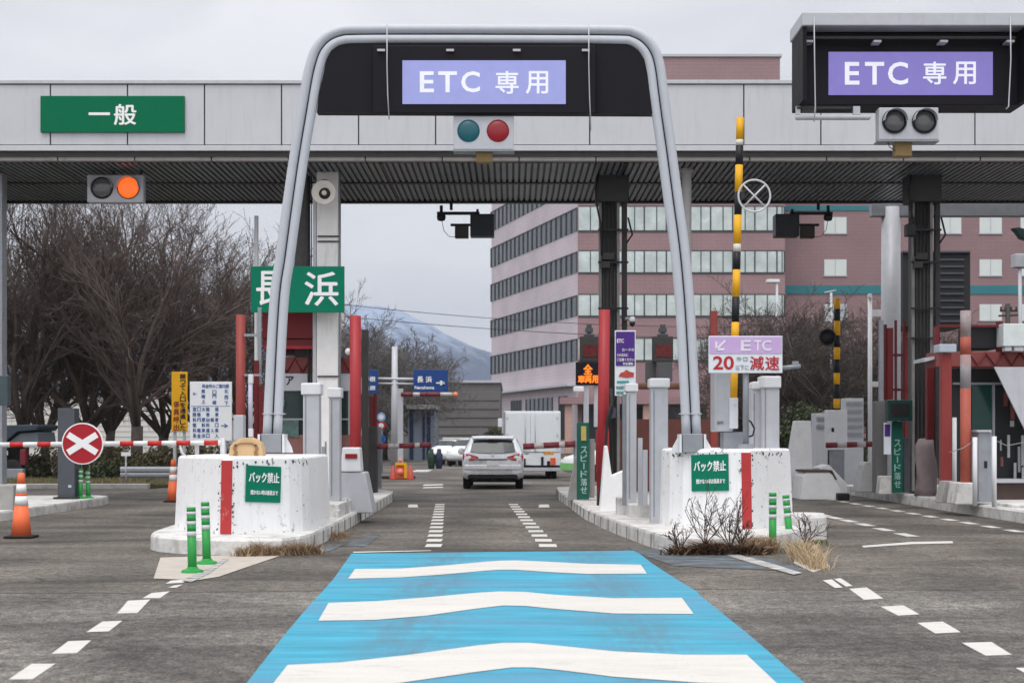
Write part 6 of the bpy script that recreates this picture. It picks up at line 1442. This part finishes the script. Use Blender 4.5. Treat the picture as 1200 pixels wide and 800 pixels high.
for x in (-30, 12):
    q = MB(); q.smooth = True; q.lathe((X(x,d),d+.05,.36), [(.2,0),(.34,0),(.36,.03),(.36,.2),(.34,.24),(.2,.24)], 22, 'y'); wh = q.build('wheel', rubber, dk)
    q = MB(); q.lathe((X(x,d),d+.06,.36), [(.03,0),(.2,.005),(.2,.22),(.03,.225)], 16, 'y'); q.build('rim', grey_metal, wh)

# ================================================================== OVERHEAD WIRES
pw = thing('utility_pole', (X(402,98), 98, 0), 'grey concrete utility pole behind the mid bare tree carrying thin wires', 'utility pole')
b = MB(); b.tube([(X(402,98),98,0),P(402,345,98)], [.17,.11], 10); b.build('pole', concrete, pw)
b = MB(); b.tube([P(394,357,98),P(410,357,98)], .06, 6); b.tube([P(394,371,98),P(410,371,98)], .06, 6); b.build('crossarm', grey_metal, pw)
def wire(p0, p1, sag, r, label):
    q = MB(); pts = []
    for k in range(17):
        t = k/16; v = Vector(p0).lerp(Vector(p1), t); v.z -= sag*4*t*(1-t); pts.append(v)
    q.tube(pts, r, 5); tag(q.build('power_line', wire_m), label, 'power line')
wire(P(404,357,98), P(900,383,112), .45, .020, 'upper thin overhead wire crossing in front of the mountain and the office')
wire(P(404,371,98), P(900,397,112), .35, .022, 'lower thin overhead wire crossing in front of the mountain and the office')

# ================================================================== VEGETATION
def bark(name, c, var=.3):
    return mat(name, c, .9, var=var, scale=9, dirt=.5, dirt_c=tuple(q*.55 for q in c), bump=.6, bscale=40)
def grow_tree(seed, H0, spread, levels=5, kids=(6,6,6,5), trunk_r=.16, trunk_h=.18, up=.35, wig=.17, twig_min=.0045, decay=.62, start=.10):
    rn = random.Random(seed); tr_ = MB(); br = MB()
    def branch(p, dirv, L_, r, lev, target):
        n = 5 if lev <= 1 else (4 if lev == 2 else 3); pts = [p.copy()]; d_ = dirv.copy(); q = p.copy()
        for i in range(n):
            d_ = (d_+Vector((rn.gauss(0,wig),rn.gauss(0,wig),rn.gauss(0,wig*.6)+up*.16))).normalized()
            q = q+d_*(L_/n); pts.append(q.copy())
        r1 = max(twig_min, r*.35); rad = [r+(r1-r)*i/n for i in range(n+1)]
        target.tube(pts, rad, 7 if lev <= 1 else (4 if lev == 2 else 3), cap=lev <= 1)
        if lev >= levels: return
        k = kids[min(lev,len(kids)-1)]
        for j in range(k):
            t = start+(1-start)*(j+rn.random()*.8)/k; i = min(int(t*n), n-1); f = t*n-i
            pos = pts[i].lerp(pts[i+1], min(f,1)); base = (pts[i+1]-pts[i]).normalized()
            ax = base.orthogonal().normalized(); ax.rotate(Matrix.Rotation(rn.random()*6.283,3,base))
            ang = rn.uniform(.35,.85)*spread
            nd = base.copy(); nd.rotate(Matrix.Rotation(ang,3,ax)); nd.z += up*.25; nd.normalize()
            branch(pos, nd, L_*decay*rn.uniform(.7,1.15)*(1.1-.35*t), max(twig_min, r*(1-.55*t)*.55), lev+1, br)
    th = H0*trunk_h; pts = [Vector((0,0,-.1)), Vector((rn.uniform(-.05,.05),0,th*.5)), Vector((rn.uniform(-.1,.1),rn.uniform(-.1,.1),th))]
    tr_.tube(pts, [trunk_r*1.35, trunk_r*1.05, trunk_r], 9)
    top = pts[-1]; m = kids[0]
    for j in range(m):
        a = 6.283*(j+rn.random()*.6)/m; tilt = rn.uniform(.25,.75)*spread
        nd = Vector((math.cos(a)*math.sin(tilt), math.sin(a)*math.sin(tilt), math.cos(tilt)))
        branch(top-Vector((0,0,rn.uniform(0,th*.3))), nd, (H0-th)*rn.uniform(.50,.68), trunk_r*.62, 1, br)
    return tr_, br
def tree_proto(seed, H0, spread, m_t, m_b, **k):
    tr_, br = grow_tree(seed, H0, spread, **k)
    t = bpy.data.objects.new('bare_tree', None); col.objects.link(t)
    a = tr_.build('trunk', m_t, t); c = br.build('crown', m_b, t, fix=False)
    return t
bark_a = bark('grey_brown_bark', (.090,.072,.064)); twig_a = bark('brown_twigs', (.102,.078,.068))
protos = [tree_proto(11, 12.0, 1.0, bark_a, twig_a, trunk_r=.19, kids=(7,7,6,5,3), levels=5, trunk_h=.14, decay=.585, twig_min=.0064),
          tree_proto(23, 11.4, 1.15, bark_a, twig_a, trunk_r=.16, kids=(7,7,6,5,3), levels=5, up=.24, trunk_h=.12, decay=.60, twig_min=.0064),
          tree_proto(31, 12.6, .95, bark_a, twig_a, trunk_r=.20, kids=(7,7,6,5,3), levels=5, up=.30, trunk_h=.15, decay=.60, twig_min=.0064)]
used = [0,0,0]
def put_tree(k, px, d, rz, s, label, group='bare trees left of the toll gate', z=.05):
    p = protos[k]; t = p if not used[k] else copy_tree(p)
    used[k] = 1; t.location = (X(px,d), d, z); t.rotation_euler = (0,0,R(rz)); t.scale = (s,s,s); tag(t, label, 'tree', group)
for k, px, d, rz, s, lab in (
    (0, 27, 51, 10, 1.0, 'thick bare tree at the left edge above the dark truck'),
    (1, 53, 55, 80, .95, 'slender bare tree between the dark truck and the grey column'),
    (2, 101, 52, 150, 1.0, 'bare tree directly behind the grey column and stop disc'),
    (0, 160, 50, 215, 1.0, 'bare tree with the stoutest trunk, above the guard rail'),
    (1, 189, 54, 300, 1.05, 'bare tree just left of the yellow warning board'),
    (2, 236, 56, 40, .95, 'bare tree behind the white information board'),
    (1, 292, 60, 120, .95, 'bare tree behind the faded red guard pole'),
    (0, 128, 62, 330, .95, 'bare tree further back in the gap between stop disc and guard rail'),
    (2, -35, 56, 250, 1.0, 'bare tree whose crown leans in from beyond the left edge')):
    put_tree(k, px, d, rz, s, lab)
bark_b = bark('pale_grey_bark', (.085,.078,.075)); twig_b = bark('pale_grey_twigs', (.125,.115,.112))
protos += [tree_proto(41, 8.6, 1.2, bark_b, twig_b, trunk_r=.15, kids=(7,7,6,5,4), levels=5, up=.22, twig_min=.009)]; used += [0]
put_tree(3, 418, 88, 30, 1.22, 'pale bare tree left of the blue direction sign in front of the mountain', 'pale bare trees beyond the toll gate')
put_tree(3, 450, 94, 160, 1.2, 'pale bare tree behind the blue direction sign pole', 'pale bare trees beyond the toll gate')
put_tree(3, 486, 100, 75, 1.05, 'pale bare tree right of the blue direction sign pole in front of the grey hall', 'pale bare trees beyond the toll gate')
put_tree(3, 392, 82, 260, 1.22, 'pale bare tree between pale column and bright red pole', 'pale bare trees beyond the toll gate')
bark_c = bark('dark_twigs', (.070,.058,.050))
protos += [tree_proto(57, 8.0, 1.25, bark_c, bark_c, trunk_r=.12, kids=(7,6,6,5,4), levels=5, up=.22, trunk_h=.08, twig_min=.008)]; used += [0]
for px, d, rz, s, lab in ((878,62,0,1.0,'bushy bare tree behind the slow sign'),(930,66,90,1.15,'bushy bare tree between slow sign and far yellow boom'),(975,60,200,1.05,'bushy bare tree behind the far yellow boom'),(1015,64,300,1.1,'bushy bare tree behind the thin white mast'),(1050,70,45,1.0,'bushy bare tree behind the red ladder frame'),(905,72,140,1.05,'bushy bare tree around the tall street lamp')):
    put_tree(4, px, d, rz, s, lab, 'bushy bare trees before the pink wing')

# leafy hedges and shrubs: many small leaf faces through the volume
def leaves(mb, c, rx, ry, rz_, n, size, rn, flat=.9):
    for _ in range(n):
        while True:
            x, y, z = rn.uniform(-1,1), rn.uniform(-1,1), rn.uniform(-1,1); r2 = x*x+y*y+z*z
            if .12 < r2 <= 1: break
        ns = mnoise.noise(Vector((c[0]+x*rx*1.5, c[1]+y*ry*1.5, c[2]+z*rz_*1.5))*1.3)
        if ns < -.12 and r2 > .4: continue
        p = Vector((c[0]+x*rx, c[1]+y*ry, max(.02,c[2]+z*rz_)))
        s = size*rn.uniform(.5,1.2); a = Vector((rn.gauss(0,1),rn.gauss(0,1),rn.gauss(0,1))).normalized(); u = a.orthogonal().normalized()*s; v = a.cross(u)*.55
        mb.m = rn.choice((0,0,0,1,1,2)); mb.add([p-u, p+v*.8, p+u, p-v*.8], [(0,1,2,3)])
lf = [mat('dry_hedge_leaf', (.085,.070,.038), .8, var=.4), mat('olive_hedge_leaf', (.06,.065,.028), .8, var=.4), mat('brown_hedge_leaf', (.11,.075,.045), .85, var=.3)]
dl = [mat('dark_green_leaf', (.030,.042,.022), .6, var=.4), mat('mid_green_leaf', (.05,.065,.03), .6, var=.3), mat('yellow_green_leaf', (.10,.11,.045), .7, var=.3)]
rn = random.Random(19)
for i, (xa, xc, lab) in enumerate(((108,152,'brownish clipped hedge left of the guard rail'),(152,205,'brownish clipped hedge behind the guard rail'),(205,275,'brownish clipped hedge behind the yellow and white boards'))):
    t = thing('hedge', (X((xa+xc)/2,47.5), 47.5, .1), lab, 'hedge', 'clipped hedges on the verge')
    b = MB()
    for k in range(5):
        x = xa+(xc-xa)*(k+.5)/5; leaves(b, (X(x,47.5)+rn.uniform(-.1,.1), 47.5+rn.uniform(-.15,.15), .55), .5, .6, .62+rn.uniform(-.06,.08), 1500, .055, rn)
    b.build('foliage', lf, t, fix=False)
    b = MB()
    for k in range(7):
        x = X(xa+(xc-xa)*(k+.5)/7,47.5); b.tube([(x,47.5,.05),(x+rn.uniform(-.1,.1),47.5,.5),(x+rn.uniform(-.2,.2),47.4,.9)], [.03,.02,.008], 5)
    b.build('stems', bark_a, t)
for px, d, rx, h, mm, lab in ((62,47,.9,.8,lf,'brown shrub beside the dark truck'),(88,49,.8,.75,lf,'brown shrub behind the grey column'),(118,46.5,.5,.5,dl,'low green shrub right of the stop disc'),(40,46.8,.5,.55,dl,'low green shrub below the dark truck')):
    t = thing('shrub', (X(px,d), d, .1), lab, 'shrub'); b = MB(); leaves(b, (X(px,d),d,h*.7), rx, .7, h*.75, 2600, .055, rn); b.build('foliage', mm, t, fix=False)
    b = MB()
    for k in range(5): b.tube([(X(px,d),d,.05),(X(px,d)+rn.uniform(-.4,.4),d+rn.uniform(-.3,.3),h)], [.03,.008], 5)
    b.build('stems', bark_a, t)
for px, d, rx, h, lab in ((930,56,1.25,2.5,'dark evergreen bush between slow sign and far boom'),(962,58,1.0,2.0,'dark evergreen bush behind the tall white wedge'),(912,57,.8,1.7,'low dark evergreen bush beside the wide pale cabinet'),(578,98,1.0,1.9,'dark round evergreen bush left of the white box truck'),(1005,57,.9,1.3,'dark evergreen bush behind the louvred cabinet'),(1060,54,.8,1.4,'dark evergreen bush behind the green writing board')):
    t = thing('evergreen_bush', (X(px,d), d, 0), lab, 'bush'); b = MB()
    for k in range(4): leaves(b, (X(px,d)+rn.uniform(-.5,.5)*rx, d+rn.uniform(-.3,.3), h*rn.uniform(.40,.62)), rx*.75, .7, h*.52, 1700, .075, rn)
    b.build('foliage', dl, t, fix=False)
    b = MB()
    for k in range(6): b.tube([(X(px,d),d,.0),(X(px,d)+rn.uniform(-.5,.5)*rx,d+rn.uniform(-.4,.4),h*.9)], [.05,.01], 5)
    b.build('stems', bark_c, t)
# ivy on the bare tree trunks' foot right of the slow sign is part of the bushes; grass blades on the verge
gb_ = MB(); gm_ = [mat('dry_grass_blade', (.20,.165,.09), .8, var=.3), mat('green_grass_blade', (.10,.11,.04), .8, var=.3)]
for _ in range(9000):
    y = 41.3+rn.random()**1.5*6; x = rn.uniform(X(-40,y), X(272,y)); h = rn.uniform(.04,.13); a = rn.uniform(0,6.28); w_ = .012
    gb_.m = rn.choice((0,0,1)); dx, dy = math.cos(a)*w_, math.sin(a)*w_
    gb_.add([(x-dx,y-dy,.09),(x+dx,y+dy,.09),(x+rn.uniform(-.05,.05),y+rn.uniform(-.05,.05),.10+h)], [(0,1,2)])
o = gb_.build('verge_grass', gm_, fix=False); o['kind'] = 'stuff'
# dry grass tufts and weeds at the feet of the blocks
straw = [mat('straw_blade', (.34,.24,.14), .8, var=.25), mat('brown_blade', (.20,.125,.075), .85, var=.3), mat('pale_straw_blade', (.46,.36,.23), .8, var=.2)]
def tuft(pts, n, h0, label, w_=.0042, spread=.5, mix=(0,0,1,2), name='dry_grass_tuft', mats=None):
    b = MB(); n = int(n*1.7); spread *= 1.35
    for _ in range(n):
        (x0, y0), (x1, y1) = rn.choice(pts); t = rn.random(); x = x0+(x1-x0)*t+rn.gauss(0,.06); y = y0+(y1-y0)*t+rn.gauss(0,.04)
        h = h0*(.25+.95*rn.random()**1.6)*(.65+.5*abs(mnoise.noise(Vector((x*3.1,y*3.1,1.7))))*2); a = rn.uniform(0,6.28); dx, dy = math.cos(a)*w_, math.sin(a)*w_; bx_, by_ = rn.gauss(0,spread)*h, rn.gauss(0,spread)*h
        b.m = rn.choice(mix)
        b.add([(x-dx,y-dy,.003),(x+dx,y+dy,.003),(x+dx*.7+bx_*.4,y+dy*.7+by_*.4,h*.6),(x-dx*.7+bx_*.4,y-dy*.7+by_*.4,h*.6),(x+bx_,y+by_,h*rn.uniform(.75,1.0))], [(0,1,2,3),(3,2,4)])
    tag(b.build(name, mats or straw, fix=False), label, 'dry grass')
tuft([(G(283,652),G(372,649))], 1500, .19, 'long strip of brown dry grass along the kerb of the left island', mix=(0,1,1,1,2), spread=.45)
tuft([(G(388,633),G(403,628))], 220, .13, 'small dry grass tuft at the kerb beside the worn blue paint', mix=(0,1,1))
tuft([(G(874,648),G(907,647))], 900, .27, 'straw coloured grass tuft under the red stripe of the right block', mix=(0,0,2,2,1), spread=.35)
tuft([(G(930,645),G(960,668)),(G(935,650),G(955,662))], 1400, .25, 'pale straw grass tuft spilling past the leaning green post', mix=(0,2,2,2), spread=.4)
tuft([(G(792,650),G(893,649))], 2200, .15, 'brown litter of dead leaves under the bare weeds at the right block', w_=.014, mix=(1,1,0), spread=.8, name='leaf_litter', mats=[straw[0], mat('red_brown_litter', (.10,.055,.04), .9, var=.4), straw[2]])
tuft([(G(950,634),G(972,640))], 160, .06, 'few green weeds beside the white concrete stub', mix=(0,1), mats=[mat('weed_green', (.06,.10,.03), .8), straw[0]], name='green_weeds')
def weed(px, py, H0, seed, label, spread=1.1):
    d = D(py); tr_, br = grow_tree(seed, H0, spread, levels=3, kids=(5,5,3), trunk_r=.011, trunk_h=.10, up=.35, twig_min=.0032, decay=.55)
    t = thing('bare_weed', (X(px,d), d, 0), label, 'weed'); off = Vector((X(px,d), d, 0))
    for q in (tr_, br): q.v = [tuple(Vector(p)+off) for p in q.v]
    tr_.build('stem', MATS['weed_twig'], t); br.build('twigs', MATS['weed_twig'], t, fix=False)
mat('weed_twig', (.055,.032,.028), .85, var=.3)
weed(826, 650, 1.05, 3, 'tallest bare weed in front of the right notice plate', .9)
weed(846, 650, .85, 8, 'bare weed right of the tallest one under the right notice plate', .85)
weed(806, 650, .5, 15, 'shorter bare weed at the left foot of the right block', 1.1)
weed(866, 649.5, .55, 21, 'small bare weed left of the red stripe of the right block', 1.0)
weed(943, 642, .6, 33, 'bare weed leaning over the white concrete stub', 1.0)

# ================================================================== THE AIR
hz = MB(); hz.box(-3000, 3000, -400, 5200, -6.5, 420)
hm = bpy.data.materials.new('haze'); hm.use_nodes = True; hn_ = hm.node_tree; hn_.nodes.clear()
ho = hn_.nodes.new('ShaderNodeOutputMaterial'); hv = hn_.nodes.new('ShaderNodeVolumePrincipled')
hv.inputs['Color'].default_value = (.74,.82,.97,1); hv.inputs['Density'].default_value = .00015; hv.inputs['Anisotropy'].default_value = .0
hn_.links.new(hv.outputs[0], ho.inputs['Volume'])
o = hz.build('haze', hm); o['kind'] = 'stuff'
